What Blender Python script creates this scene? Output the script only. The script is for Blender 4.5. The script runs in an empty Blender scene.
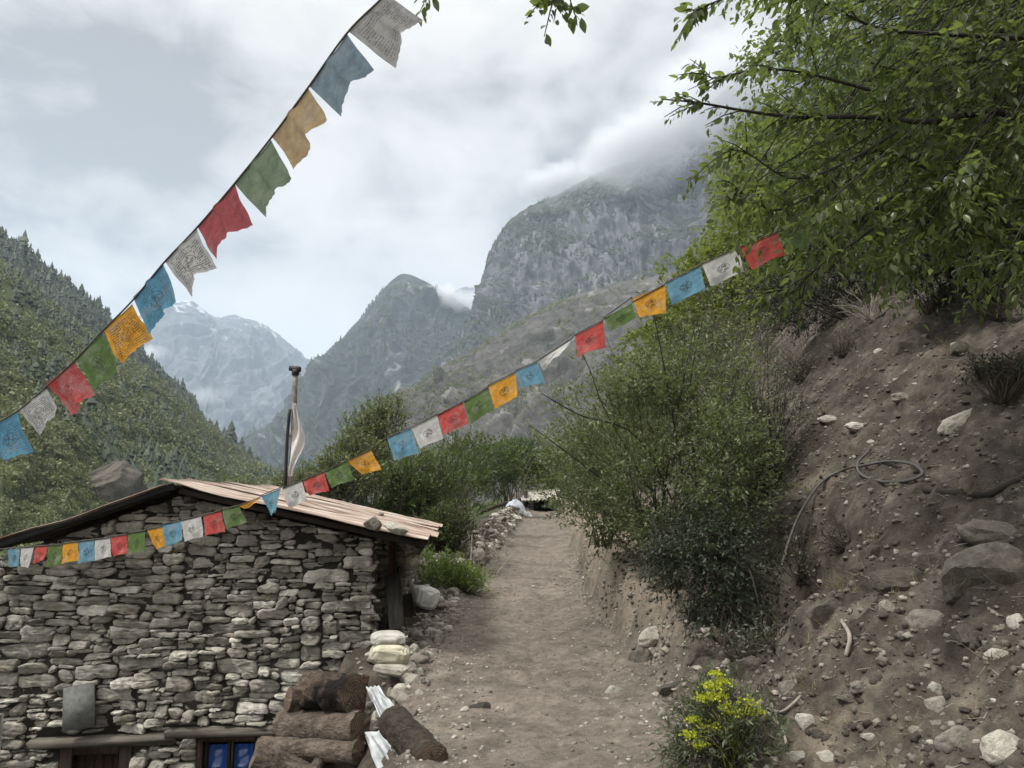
import bpy, math, random
import numpy as np
R = math.radians
C = bpy.context.scene.collection
SC = bpy.context.scene

# ------------------------------------------------------------------ camera, sky, sun, exposure
PITCH = R(8.3); F = 788.0; EYE = 1.65
cam_data = bpy.data.cameras.new('camera'); cam = bpy.data.objects.new('camera', cam_data); C.objects.link(cam)
cam.location = (0, 0, EYE); cam.rotation_euler = (R(90) + PITCH, 0, 0)
cam_data.sensor_fit = 'HORIZONTAL'; cam_data.sensor_width = 36.0; cam_data.lens = 36.0 * F / 1024.0
cam_data.clip_start = 0.05; cam_data.clip_end = 40000
SC.camera = cam
SC.view_settings.view_transform = 'Standard'; SC.view_settings.look = 'None'
SC.view_settings.gamma = 1; SC.view_settings.use_curve_mapping = False
SC.view_settings.exposure = 1.02
SC.cycles.use_denoising = True
SC.cycles.max_bounces = 8; SC.cycles.diffuse_bounces = 3; SC.cycles.transmission_bounces = 4
SC.cycles.transparent_max_bounces = 8; SC.cycles.volume_bounces = 3
SC.cycles.volume_max_steps = 128

SUN_EL, SUN_AZ = R(54), R(-118)         # azimuth from +Y, negative = to the left of the view
world = bpy.data.worlds.new('World'); SC.world = world; world.use_nodes = True
wt = world.node_tree; wt.nodes.clear()
def N(t, typ, **kw):
    n = t.nodes.new(typ)
    for k, v in kw.items():
        if k in n.inputs and not hasattr(n, k): n.inputs[k].default_value = v
        else: setattr(n, k, v)
    return n
def sky_nodes():
    L = wt.links.new
    out = N(wt, 'ShaderNodeOutputWorld')
    sky = N(wt, 'ShaderNodeTexSky', sky_type='NISHITA', sun_disc=False, sun_elevation=SUN_EL, sun_rotation=SUN_AZ, altitude=2500)
    tc = N(wt, 'ShaderNodeTexCoord')
    mp = N(wt, 'ShaderNodeMapping'); mp.inputs['Scale'].default_value = (1.0, 1.0, 1.5); mp.inputs['Location'].default_value = (0.31, 0.2, 0.13)
    L(tc.outputs['Generated'], mp.inputs['Vector'])
    big = N(wt, 'ShaderNodeTexNoise'); big.inputs['Scale'].default_value = 2.1; big.inputs['Detail'].default_value = 6; big.inputs['Roughness'].default_value = 0.55; big.inputs['Distortion'].default_value = 0.5
    L(mp.outputs['Vector'], big.inputs['Vector'])
    fine = N(wt, 'ShaderNodeTexNoise'); fine.inputs['Scale'].default_value = 7.5; fine.inputs['Detail'].default_value = 7; fine.inputs['Roughness'].default_value = 0.55; fine.inputs['Distortion'].default_value = 0.3
    L(mp.outputs['Vector'], fine.inputs['Vector'])
    def M(op, a, b, clamp=False):
        n = N(wt, 'ShaderNodeMath', operation=op, use_clamp=clamp)
        for i, v in enumerate((a, b)):
            if isinstance(v, (int, float)): n.inputs[i].default_value = v
            elif v is not None: L(v, n.inputs[i])
        return n.outputs[0]
    def lobe(u, v, w):               # a soft lobe of cloud round one direction of the sky
        d = ray(u, v); d = d / np.linalg.norm(d)
        dp = N(wt, 'ShaderNodeVectorMath', operation='DOT_PRODUCT'); L(tc.outputs['Generated'], dp.inputs[0]); dp.inputs[1].default_value = tuple(d)
        m = N(wt, 'ShaderNodeMapRange', interpolation_type='SMOOTHSTEP'); m.inputs['From Min'].default_value = math.cos(w); m.inputs['From Max'].default_value = 1.0
        L(dp.outputs['Value'], m.inputs['Value']); return m.outputs[0]
    dens = M('ADD', M('MULTIPLY', big.outputs[0], 0.62), M('MULTIPLY', fine.outputs[0], 0.75))
    dark = M('ADD', M('MULTIPLY', lobe(95, 120, R(15)), 0.10), M('MULTIPLY', lobe(660, 130, R(16)), 0.11))
    dark = M('ADD', dark, M('MULTIPLY', lobe(175, 105, R(7)), 0.09))
    dark = M('SUBTRACT', dark, M('MULTIPLY', lobe(400, 40, R(18)), 0.10))
    dark = M('SUBTRACT', dark, M('MULTIPLY', lobe(320, 330, R(9)), 0.05))
    dark = M('SUBTRACT', dark, M('MULTIPLY', lobe(20, 20, R(9)), 0.04))
    dens = M('ADD', M('SUBTRACT', dens, 0.175), dark)
    cr = N(wt, 'ShaderNodeValToRGB'); L(dens, cr.inputs['Fac'])
    e = cr.color_ramp.elements
    e[0].position = 0.39; e[0].color = (0.86, 0.82, 0.76, 1)
    e[1].position = 0.68; e[1].color = (0.33, 0.318, 0.30, 1)
    x = cr.color_ramp.elements.new(0.50); x.color = (0.73, 0.705, 0.66, 1)
    x = cr.color_ramp.elements.new(0.60); x.color = (0.54, 0.522, 0.49, 1)
    mix = N(wt, 'ShaderNodeMix', data_type='RGBA'); mix.inputs[0].default_value = 0.93
    bs = N(wt, 'ShaderNodeVectorMath', operation='SCALE'); L(sky.outputs[0], bs.inputs[0]); bs.inputs['Scale'].default_value = 1.0
    csc = N(wt, 'ShaderNodeVectorMath', operation='SCALE'); L(cr.outputs['Color'], csc.inputs[0]); csc.inputs['Scale'].default_value = SKY_GAIN / 0.1
    L(bs.outputs[0], mix.inputs[6]); L(csc.outputs[0], mix.inputs[7])
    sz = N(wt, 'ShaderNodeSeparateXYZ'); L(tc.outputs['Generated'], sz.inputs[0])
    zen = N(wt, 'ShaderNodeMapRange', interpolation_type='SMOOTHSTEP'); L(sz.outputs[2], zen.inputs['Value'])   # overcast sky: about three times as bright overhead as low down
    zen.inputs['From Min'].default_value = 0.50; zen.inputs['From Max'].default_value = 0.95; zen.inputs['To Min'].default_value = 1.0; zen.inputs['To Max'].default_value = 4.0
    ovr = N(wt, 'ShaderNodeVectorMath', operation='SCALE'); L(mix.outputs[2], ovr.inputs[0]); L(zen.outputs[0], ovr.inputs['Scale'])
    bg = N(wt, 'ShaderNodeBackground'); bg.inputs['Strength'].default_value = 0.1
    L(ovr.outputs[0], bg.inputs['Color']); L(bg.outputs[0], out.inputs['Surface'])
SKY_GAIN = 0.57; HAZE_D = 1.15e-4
def ray(u, v):
    x = (u - 512.0) / F; y = (384.0 - v) / F
    return np.array([x, math.cos(PITCH) - y * math.sin(PITCH), math.sin(PITCH) + y * math.cos(PITCH)])
def P(u, v, Y):                         # the point seen in direction (u, v) at depth Y
    d = ray(u, v); return np.array([0, 0, EYE]) + d * (Y / d[1])
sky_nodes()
sd = bpy.data.lights.new('sun', 'SUN'); sd.energy = 2.2; sd.angle = R(10); sd.color = (1.0, 0.96, 0.9)
sun = bpy.data.objects.new('sun', sd); C.objects.link(sun)
sun.rotation_euler = (R(90) - SUN_EL, 0, math.pi - SUN_AZ)
# the lamp's -Z must point away from the sun position
from mathutils import Vector
sdir = Vector((math.sin(SUN_AZ) * math.cos(SUN_EL), math.cos(SUN_AZ) * math.cos(SUN_EL), math.sin(SUN_EL)))
sun.rotation_euler = (-sdir).to_track_quat('-Z', 'Y').to_euler()
sun.location = (0, 0, 60)

# ------------------------------------------------------------------ numeric helpers
def _h(ix, iy, iz, seed):
    n = (ix.astype(np.int64) * 374761393 + iy.astype(np.int64) * 668265263 + iz.astype(np.int64) * 2147483647 + seed * 1274126177) & 0xffffffff
    n = ((n ^ (n >> 13)) * 1274126177) & 0xffffffff
    n = ((n ^ (n >> 16)) * 2246822519) & 0xffffffff
    n = n ^ (n >> 15)
    return (n & 0xffffff) / float(0xffffff)
def vn(x, y, z=0.0, seed=0):            # value noise -1..1
    x, y, z = np.broadcast_arrays(np.asarray(x, float), np.asarray(y, float), np.asarray(z, float))
    xi, yi, zi = np.floor(x), np.floor(y), np.floor(z)
    fx, fy, fz = x - xi, y - yi, z - zi
    s = lambda t: t * t * t * (t * (t * 6 - 15) + 10)
    fx, fy, fz = s(fx), s(fy), s(fz)
    r = 0
    for a in (0, 1):
        for b in (0, 1):
            for c in (0, 1):
                w = (fx if a else 1 - fx) * (fy if b else 1 - fy) * (fz if c else 1 - fz)
                r = r + w * _h(xi + a, yi + b, zi + c, seed)
    return r * 2 - 1
def fbm(x, y, z=0.0, o=4, seed=0, g=0.5, ridged=False):
    r, a, t = 0, 1.0, 0
    for i in range(o):
        n = vn(np.asarray(x) * 2 ** i + i * 17.3, np.asarray(y) * 2 ** i - i * 9.1, np.asarray(z) * 2 ** i + i * 3.7, seed + i)
        if ridged: n = 1 - 2 * np.abs(n)
        r = r + a * n; t += a; a *= g
    return r / t
def sst(a, b, x):
    t = np.clip((np.asarray(x, float) - a) / (b - a), 0, 1); return t * t * (3 - 2 * t)

class MB:
    """collects vertices and faces (arrays of equal-sized faces) for ONE mesh object"""
    def __init__(s): s.v = []; s.f = []; s.n = 0; s.uv = []; s.col = []; s.mi = []
    def add(s, v, f, col=None, mi=0):
        v = np.asarray(v, float).reshape(-1, 3)
        groups = f if isinstance(f, list) and len(f) and isinstance(f[0], np.ndarray) and f[0].ndim == 2 else [np.asarray(f, int)]
        for g in groups:
            g = np.asarray(g, int)
            if g.size: s.f.append(g + s.n); s.mi.append(mi)
        s.v.append(v); s.n += len(v)
        s.col.append(np.tile(np.array(col if col is not None else (1, 1, 1)), (len(v), 1)) if col is None or np.ndim(col) == 1 else np.asarray(col))
        return s
    def build(s, name, mat=None, parent=None, smooth=False, uv=None, loc=None, color=False):
        me = bpy.data.meshes.new(name)
        V = np.concatenate(s.v) if s.v else np.zeros((0, 3))
        if loc is not None: V = V - np.asarray(loc)
        me.vertices.add(len(V)); me.vertices.foreach_set('co', V.astype(np.float32).ravel())
        nl = sum(g.size for g in s.f); npl = sum(len(g) for g in s.f)
        me.loops.add(nl); me.polygons.add(npl)
        li = np.concatenate([g.ravel() for g in s.f]).astype(np.int32)
        sizes = np.concatenate([np.full(len(g), g.shape[1]) for g in s.f]).astype(np.int32)
        st = np.concatenate([[0], np.cumsum(sizes)[:-1]]).astype(np.int32)
        me.loops.foreach_set('vertex_index', li); me.polygons.foreach_set('loop_start', st)
        mats = mat if isinstance(mat, (list, tuple)) else ([mat] if mat else [])
        for m in mats: me.materials.append(m)
        if len(mats) > 1:
            me.polygons.foreach_set('material_index', np.concatenate([np.full(len(g), m) for g, m in zip(s.f, s.mi)]).astype(np.int32))
        if smooth: me.polygons.foreach_set('use_smooth', np.ones(npl, bool))
        if uv is not None:
            ul = me.uv_layers.new(name='UVMap'); ul.data.foreach_set('uv', np.asarray(uv, np.float32)[li].ravel())
        if color:
            ca = me.color_attributes.new('zone', 'FLOAT_COLOR', 'POINT')
            cc = np.concatenate(s.col); ca.data.foreach_set('color', np.c_[cc, np.ones(len(cc))].astype(np.float32).ravel())
        me.update(calc_edges=True); me.validate()
        o = bpy.data.objects.new(name, me); C.objects.link(o)
        if loc is not None: o.location = loc
        if parent is not None:
            o.parent = parent
            if loc is None: o.location = -np.array(parent.matrix_basis.translation)
        return o
def tag(o, label=None, cat=None, group=None, kind=None):
    for k, v in (('label', label), ('category', cat), ('group', group), ('kind', kind)):
        if v: o[k] = v
    return o
def thing(name, loc, label, cat, group=None):
    o = bpy.data.objects.new(name, None); o.empty_display_size = 0.2; C.objects.link(o); o.location = loc
    return tag(o, label, cat, group)
def grid_faces(nu, nv):                # nu rows of nv verts
    i = np.arange(nu - 1)[:, None] * nv + np.arange(nv - 1)[None, :]
    return np.stack([i, i + 1, i + nv + 1, i + nv], -1).reshape(-1, 4)
def tube(mb, pts, rad, k=6, caps=True):
    pts = np.asarray(pts, float); n = len(pts); rad = np.broadcast_to(np.asarray(rad, float), (n,))
    t = np.gradient(pts, axis=0); t /= np.linalg.norm(t, axis=1, keepdims=True) + 1e-12
    ref = np.array([0, 0, 1.0]) if abs(t[:, 2]).mean() < 0.8 else np.array([1.0, 0, 0])
    a = np.cross(t, ref); a /= np.linalg.norm(a, axis=1, keepdims=True) + 1e-12; b = np.cross(t, a)
    an = np.linspace(0, 2 * np.pi, k, endpoint=False)
    v = pts[:, None] + rad[:, None, None] * (np.cos(an)[None, :, None] * a[:, None] + np.sin(an)[None, :, None] * b[:, None])
    i = np.arange(n - 1)[:, None] * k; j = np.arange(k)[None]; j2 = (j + 1) % k
    f = np.stack([i + j, i + j2, i + k + j2, i + k + j], -1).reshape(-1, 4)
    fs = [f]
    if caps: fs += [np.arange(k)[None, ::-1].copy(), (np.arange(k) + (n - 1) * k)[None]]
    mb.add(v.reshape(-1, 3), fs)
def spline(pts, n):
    pts = np.asarray(pts, float); m = len(pts)
    p = np.vstack([2 * pts[0] - pts[1], pts, 2 * pts[-1] - pts[-2]])
    t = np.linspace(0, m - 1 - 1e-9, n); i = t.astype(int); f = (t - i)[:, None]
    p0, p1, p2, p3 = p[i], p[i + 1], p[i + 2], p[i + 3]
    return 0.5 * (2 * p1 + (p2 - p0) * f + (2 * p0 - 5 * p1 + 4 * p2 - p3) * f ** 2 + (3 * p1 - p0 - 3 * p2 + p3) * f ** 3)
def box(mb, c, s, rot=None, jit=0.0, rng=None, bev=0.0):
    c = np.asarray(c, float); h = np.asarray(s, float) / 2
    if bev > 0:
        vs = []; 
        for z in (-1, 1):
            for (x, y) in ((-1, -1), (1, -1), (1, 1), (-1, 1)): vs.append((x, y, z))
        base = np.array(vs, float); v = []
        # chamfered box: each corner becomes three vertices
        for p in base:
            for ax in range(3):
                q = p * (h - bev); q[ax] = p[ax] * h[ax]; v.append(q)
        v = np.array(v)
        idx = lambda ci, ax: ci * 3 + ax
        F4 = [[idx(i, 2) for i in (3, 2, 1, 0)], [idx(i, 2) for i in (4, 5, 6, 7)], [idx(i, 1) for i in (0, 1, 5, 4)], [idx(i, 0) for i in (1, 2, 6, 5)], [idx(i, 1) for i in (2, 3, 7, 6)], [idx(i, 0) for i in (3, 0, 4, 7)]]
        E = [((0, 1), 2, 1), ((1, 2), 2, 0), ((2, 3), 2, 1), ((3, 0), 2, 0), ((4, 5), 1, 2), ((5, 6), 0, 2), ((6, 7), 1, 2), ((7, 4), 0, 2), ((0, 4), 0, 1), ((1, 5), 1, 0), ((2, 6), 0, 1), ((3, 7), 1, 0)]
        for (a, b), p, q in E: F4.append([idx(a, p), idx(b, p), idx(b, q), idx(a, q)])
        F3 = [[idx(i, 0), idx(i, 1), idx(i, 2)] for i in range(8)]
        fs = [np.array(F4), np.array(F3)]
    else:
        v = np.array([(x, y, z) for z in (-1, 1) for (x, y) in ((-1, -1), (1, -1), (1, 1), (-1, 1))], float) * h
        fs = [np.array([[3, 2, 1, 0], [4, 5, 6, 7], [0, 1, 5, 4], [1, 2, 6, 5], [2, 3, 7, 6], [3, 0, 4, 7]])]
    if jit and rng is not None: v = v + rng.uniform(-jit, jit, v.shape)
    if rot is not None: v = v @ np.asarray(rot).T
    mb.add(v + c, fs)
def rotm(ax, ang):
    c, s = math.cos(ang), math.sin(ang)
    return np.array({'x': [[1, 0, 0], [0, c, -s], [0, s, c]], 'y': [[c, 0, s], [0, 1, 0], [-s, 0, c]], 'z': [[c, -s, 0], [s, c, 0], [0, 0, 1]]}[ax])
def icosphere(sub):
    t = (1 + 5 ** .5) / 2
    v = [(-1, t, 0), (1, t, 0), (-1, -t, 0), (1, -t, 0), (0, -1, t), (0, 1, t), (0, -1, -t), (0, 1, -t), (t, 0, -1), (t, 0, 1), (-t, 0, -1), (-t, 0, 1)]
    f = [(0, 11, 5), (0, 5, 1), (0, 1, 7), (0, 7, 10), (0, 10, 11), (1, 5, 9), (5, 11, 4), (11, 10, 2), (10, 7, 6), (7, 1, 8), (3, 9, 4), (3, 4, 2), (3, 2, 6), (3, 6, 8), (3, 8, 9), (4, 9, 5), (2, 4, 11), (6, 2, 10), (8, 6, 7), (9, 8, 1)]
    v = [np.array(p) / np.linalg.norm(p) for p in v]
    for _ in range(sub):
        cache, nf = {}, []
        def mid(a, b):
            k = (min(a, b), max(a, b))
            if k not in cache:
                m = v[a] + v[b]; v.append(m / np.linalg.norm(m)); cache[k] = len(v) - 1
            return cache[k]
        for a, b, c in f:
            ab, bc, ca = mid(a, b), mid(b, c), mid(c, a); nf += [(a, ab, ca), (b, bc, ab), (c, ca, bc), (ab, bc, ca)]
        f = nf
    return np.array(v), np.array(f)
ICO = {i: icosphere(i) for i in range(5)}

# ------------------------------------------------------------------ materials
class Mat:
    def __init__(s, name):
        s.m = bpy.data.materials.new(name); s.m.use_nodes = True; s.t = s.m.node_tree; s.t.nodes.clear()
        s.out = s.t.nodes.new('ShaderNodeOutputMaterial')
    def n(s, typ, **kw):
        n = s.t.nodes.new(typ)
        for k, v in kw.items(): setattr(n, k, v)
        return n
    def l(s, a, b): s.t.links.new(a, b)
    def coord(s, kind='Object', scale=(1, 1, 1), rot=(0, 0, 0)):
        tc = s.n('ShaderNodeTexCoord'); mp = s.n('ShaderNodeMapping'); mp.inputs['Scale'].default_value = scale; mp.inputs['Rotation'].default_value = rot
        s.l(tc.outputs[kind], mp.inputs['Vector']); return mp.outputs[0]
    def noise(s, vec, scale, detail=5, rough=0.55, dist=0.0):
        n = s.n('ShaderNodeTexNoise'); n.inputs['Scale'].default_value = scale; n.inputs['Detail'].default_value = detail; n.inputs['Roughness'].default_value = rough; n.inputs['Distortion'].default_value = dist
        if vec is not None: s.l(vec, n.inputs['Vector'])
        return n.outputs[0]
    def ramp(s, fac, stops):
        r = s.n('ShaderNodeValToRGB'); e = r.color_ramp.elements
        while len(e) < len(stops): e.new(0.5)
        for x, (p, c) in zip(e, stops):
            x.position = p; x.color = (*(c if len(c) == 3 else c[:3]), 1)
        s.l(fac, r.inputs['Fac']); return r.outputs['Color']
    def mix(s, fac, a, b, mode='MIX'):
        m = s.n('ShaderNodeMix', data_type='RGBA', blend_type=mode)
        for i, v in ((0, fac), (6, a), (7, b)):
            if isinstance(v, (int, float)): m.inputs[i].default_value = v
            elif isinstance(v, (tuple, list)): m.inputs[i].default_value = (*v[:3], 1)
            else: s.l(v, m.inputs[i])
        return m.outputs[2]
    def math(s, op, a, b=0.0, clamp=False):
        m = s.n('ShaderNodeMath', operation=op, use_clamp=clamp)
        for i, v in enumerate((a, b)):
            if isinstance(v, (int, float)): m.inputs[i].default_value = v
            else: s.l(v, m.inputs[i])
        return m.outputs[0]
    def bump(s, h, strength=0.5, dist=0.02):
        b = s.n('ShaderNodeBump'); b.inputs['Strength'].default_value = strength; b.inputs['Distance'].default_value = dist
        s.l(h, b.inputs['Height']); return b.outputs[0]
    def pbr(s, col, rough=0.9, normal=None, spec=0.3, metal=0.0):
        p = s.n('ShaderNodeBsdfPrincipled'); p.inputs['Metallic'].default_value = metal
        p.inputs['Specular IOR Level'].default_value = spec
        if isinstance(col, (tuple, list)): p.inputs['Base Color'].default_value = (*col[:3], 1)
        else: s.l(col, p.inputs['Base Color'])
        if isinstance(rough, (int, float)): p.inputs['Roughness'].default_value = rough
        else: s.l(rough, p.inputs['Roughness'])
        if normal is not None: s.l(normal, p.inputs['Normal'])
        s.l(p.outputs[0], s.out.inputs['Surface']); return s.m
    def island(s):
        g = s.n('ShaderNodeNewGeometry'); return g.outputs['Random Per Island']
    def objrand(s):
        return s.n('ShaderNodeObjectInfo').outputs['Random']

def m_leaf(name, dark, mid, light, gloss=0.45, trans=0.35, yellow=None):
    m = Mat(name); r = m.island()
    st = [(0.0, dark), (0.5, mid), (0.93, light)]
    if yellow: st.append((0.985, yellow))
    c = m.ramp(r, st)
    big = m.noise(m.coord('Object'), 2.3, 3)
    c = m.mix(m.math('MULTIPLY', big, 0.5), c, m.mix(0.5, c, light), 'MIX')
    p = m.n('ShaderNodeBsdfPrincipled'); m.l(c, p.inputs['Base Color']); p.inputs['Roughness'].default_value = gloss; p.inputs['Specular IOR Level'].default_value = 0.35
    tr = m.n('ShaderNodeBsdfTranslucent'); m.l(m.mix(0.6, c, (light[0] * 1.6, light[1] * 1.7, light[2] * 0.8)), tr.inputs['Color'])
    mx = m.n('ShaderNodeMixShader'); mx.inputs[0].default_value = trans; m.l(p.outputs[0], mx.inputs[1]); m.l(tr.outputs[0], mx.inputs[2])
    m.l(mx.outputs[0], m.out.inputs['Surface']); return m.m
def m_rock(name, a, b, c, scale=6, isl=False, lichen=None, bumps=0.5, wall=False):
    m = Mat(name); co = m.coord('Object')
    n1 = m.noise(co, scale, 8, 0.65, 0.4); n2 = m.noise(co, scale * 4.5, 6, 0.7)
    r = m.island() if isl else m.objrand()
    base = m.ramp(r, [(0.0, a), (0.35, b), (0.7, b), (1.0, c)])
    col = m.mix(0.75, base, m.ramp(n1, [(0.3, (0.35, 0.34, 0.33)), (0.5, (0.8, 0.8, 0.79)), (0.72, (1.25, 1.22, 1.15))]), 'MULTIPLY')
    col = m.mix(0.5, col, m.ramp(n2, [(0.35, (0.45, 0.44, 0.42)), (0.65, (1.25, 1.24, 1.2))]), 'MULTIPLY')
    if lichen: col = m.mix(m.ramp(m.noise(co, scale * 0.9, 5, 0.6), [(0.56, (0, 0, 0)), (0.66, (0.6, 0.6, 0.6))]), col, lichen)
    h = m.math('ADD', m.math('MULTIPLY', n1, 1.0), m.math('MULTIPLY', n2, 0.45))
    if wall:   # thin bedding lines of schist
        lay = m.noise(m.coord('Object', (2.5, 2.5, 26)), 1.6, 5, 0.6, 0.3)
        h = m.math('ADD', h, m.math('MULTIPLY', lay, 1.1))
        col = m.mix(0.45, col, m.ramp(lay, [(0.35, (0.55, 0.54, 0.52)), (0.6, (1.15, 1.14, 1.1))]), 'MULTIPLY')
    return m.pbr(col, 0.88, m.bump(h, bumps, 0.03), 0.25)
def m_wood(name, a, b, axis='x', scale=1.0, rough=0.8):
    m = Mat(name); s = {'x': (0.6, 9, 9), 'y': (9, 0.6, 9), 'z': (9, 9, 0.6)}[axis]
    co = m.coord('Object', tuple(q * scale for q in s)); n = m.noise(co, 2.2, 6, 0.65, 0.4)
    n2 = m.noise(m.coord('Object'), 3.0 * scale, 4)
    c = m.mix(0.6, m.ramp(n, [(0.3, a), (0.7, b)]), m.ramp(n2, [(0.3, (0.55, 0.53, 0.5)), (0.7, (1.1, 1.1, 1.1))]), 'MULTIPLY')
    return m.pbr(c, rough, m.bump(n, 0.5, 0.006), 0.25)
def m_plain(name, col, rough=0.7, spec=0.3, var=0.25, scale=8, metal=0.0):
    m = Mat(name); n = m.noise(m.coord('Object'), scale, 5)
    c = m.mix(1.0, col, m.ramp(n, [(0.3, (1 - var,) * 3), (0.7, (1 + var * 0.5,) * 3)]), 'MULTIPLY')
    return m.pbr(c, rough, m.bump(n, 0.25, 0.01), spec, metal)

# ------------------------------------------------------------------ near terrain
def i1(x, xs, ys): return np.interp(x, xs, ys)
LY = [0, 3, 5.2, 8, 13.4, 20.6, 40, 60]
def x_left(Y): return i1(Y, LY, [-0.5, -0.5, -0.6, -0.95, -0.75, -0.2, 0.85, 1.6])
def x_right(Y): return i1(Y, LY, [1.0, 1.0, 1.1, 1.3, 1.18, 1.6, 2.5, 3.3])
def path_z(Y): return i1(Y, [0, 11, 14, 20.6, 40, 60, 100], [0, 0, 0.05, 0.36, 0.88, 1.3, 2.0])
def height(X, Y, detail=True):
    X = np.asarray(X, float); Y = np.asarray(Y, float)
    xl, xr = x_left(Y), x_right(Y)
    wob = 0.16 * vn(Y * 0.9, 3.3, seed=4) + 0.08 * vn(Y * 2.7, 7.3, seed=5)
    dr = X - xr - wob; dl = xl - X + 0.6 * wob
    pz = path_z(Y)
    z = pz + 0.03 * sst(0.1, -0.9, -np.abs(X - (xl + xr) / 2))
    # ---- right bank: a small cut scarp, a ledge, then the long slope
    sc_h = i1(Y, [0, 4.2, 6.0, 7.5, 11, 15, 20, 30, 60], [0.1, 0.15, 0.3, 0.5, 0.75, 0.85, 0.7, 0.45, 0.3])
    sc_w = i1(Y, [0, 5, 7, 12, 60], [0.7, 0.6, 0.3, 0.28, 0.5])
    bank = sc_h * sst(0, 1, dr / sc_w)
    led = i1(Y, [0, 4, 6, 8, 14, 60], [0.3, 0.4, 0.6, 0.6, 0.7, 0.8])
    q = np.maximum(dr - led, 0)
    sl = i1(Y, [0, 4, 9, 14, 60], [0.66, 0.68, 0.92, 1.08, 0.95])
    rise = sl * q + 0.22 * np.maximum(q - 3.2, 0) - 0.5 * np.maximum(q - 22, 0)
    bank = bank + rise * sst(0, 0.5, q) 
    bank = bank + sst(0.3, 1.4, dr) * (0.28 * fbm(X * 0.55, Y * 0.55, o=3, seed=21) + 0.02)
    # dark hollow under the bushes
    bank = bank - 1.7 * np.exp(-(((X - 2.52) / 0.5) ** 2 + ((Y - 7.25) / 0.65) ** 2) ** 1.6) * sst(0.2, 0.6, dr)
    z = z + np.where(dr > 0, bank, 0)
    # ---- left: yard drop in front of the house, shelf beside it, fall towards the valley
    yard = sst(0.05, 1.3, dl) * (1 - sst(7.4, 8.3, Y)) * sst(-1, 2, Y)
    yd = 0.35 * sst(0.0, 0.35, dl) + 0.6 * sst(0.25, 0.8, dl) + 1.5 * sst(1.75, 2.6, dl)
    z = z - yd * (1 - sst(7.3, 8.2, Y))
    inside = sst(-1.7, -2.0, X) * sst(7.3, 8.2, Y) * (1 - sst(13.7, 14.5, Y))
    z = z - 1.6 * inside
    fall = np.maximum(dl - 1.6, 0)
    z = z - (0.30 * np.minimum(fall, 9) + 0.42 * np.maximum(fall - 9, 0)) * sst(12.5, 16.0, Y) * 0.8
    z = z - np.where(Y < 12.5, 0.35 * np.maximum(-X - 6.2, 0), 0.35 * np.maximum(-X - 6.2, 0) * (1 - sst(12.5, 16, Y)))
    mound = np.exp(-((dl - 0.75) / 0.45) ** 2) * sst(12.5, 15, Y)
    z = z + 0.42 * mound
    if detail:
        onp = sst(0.25, -0.1, np.maximum(dr, dl))
        rough = 1 - 0.75 * onp
        z = z + rough * (0.11 * fbm(X * 1.7, Y * 1.7, o=3, seed=31) + 0.075 * fbm(X * 3.9, Y * 3.9, o=4, seed=41, ridged=True) + 0.040 * fbm(X * 13, Y * 13, o=2, seed=51))
        z = z + sst(0.05, 0.2, dr) * (0.05 * fbm(X * 3, Y * 3, z * 3, o=3, seed=61, ridged=True))
        z = z + onp * (0.03 * fbm(X * 3.5, Y * 1.9, o=3, seed=71) + 0.012 * fbm(X * 11, Y * 9, o=2, seed=72, ridged=True))
    return z
def hz(x, y): return float(height(np.array([x]), np.array([y]))[0])
def hit(u, v, y0=2.2, y1=70):
    d = ray(u, v); d = d / d[1]
    Y = np.concatenate([np.arange(y0, 12, 0.015), np.arange(12, y1, 0.06)])
    Xs = d[0] * Y; Zs = EYE + d[2] * Y
    b = np.nonzero(Zs < height(Xs, Y))[0]
    Yh = Y[b[0]] if len(b) else Y[-1]
    return np.array([d[0] * Yh, Yh, EYE + d[2] * Yh]), bool(len(b))

def spaced(segs):
    out = [segs[0][0]]
    for a, b, st in segs:
        n = max(1, int(round((b - a) / st))); out += list(np.linspace(a, b, n + 1)[1:])
    return np.array(out)
gx = spaced([(-90, -30, 4), (-30, -8, 1.0), (-8, -2.5, 0.2), (-2.5, -1.2, 0.07), (-1.2, 4.6, 0.032), (4.6, 7.5, 0.06), (7.5, 14, 0.25), (14, 40, 1.0), (40, 90, 4)])
gy = spaced([(-12, 2, 0.7), (2, 3.2, 0.1), (3.2, 8.5, 0.034), (8.5, 14, 0.07), (14, 24, 0.14), (24, 50, 0.4), (50, 110, 2.5)])
GX, GY = np.meshgrid(gx, gy)
GZ = height(GX, GY)
_xl, _xr = x_left(GY), x_right(GY)
_w = 0.16 * vn(GY * 0.9, 3.3, seed=4)
_onp = sst(0.35, -0.15, np.maximum(GX - _xr - _w, _xl - GX + 0.6 * _w) + 0.18 * fbm(GX * 2.3, GY * 2.3, o=3, seed=8))
_grass = np.clip(sst(1.6, 2.6, _xl - GX) * sst(12, 15, GY) + sst(9.5, 13, GX + 0.1 * GY) + sst(-6, -8, GX), 0, 1)
_pale = sst(0.0, 0.15, GX - _xr - _w) * sst(1.5, 0.7, GX - _xr - _w) * sst(6.5, 8.0, GY)
mb = MB(); mb.add(np.stack([GX, GY, GZ], -1).reshape(-1, 3), grid_faces(len(gy), len(gx)), np.stack([_onp, _grass, _pale], -1).reshape(-1, 3))
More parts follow.
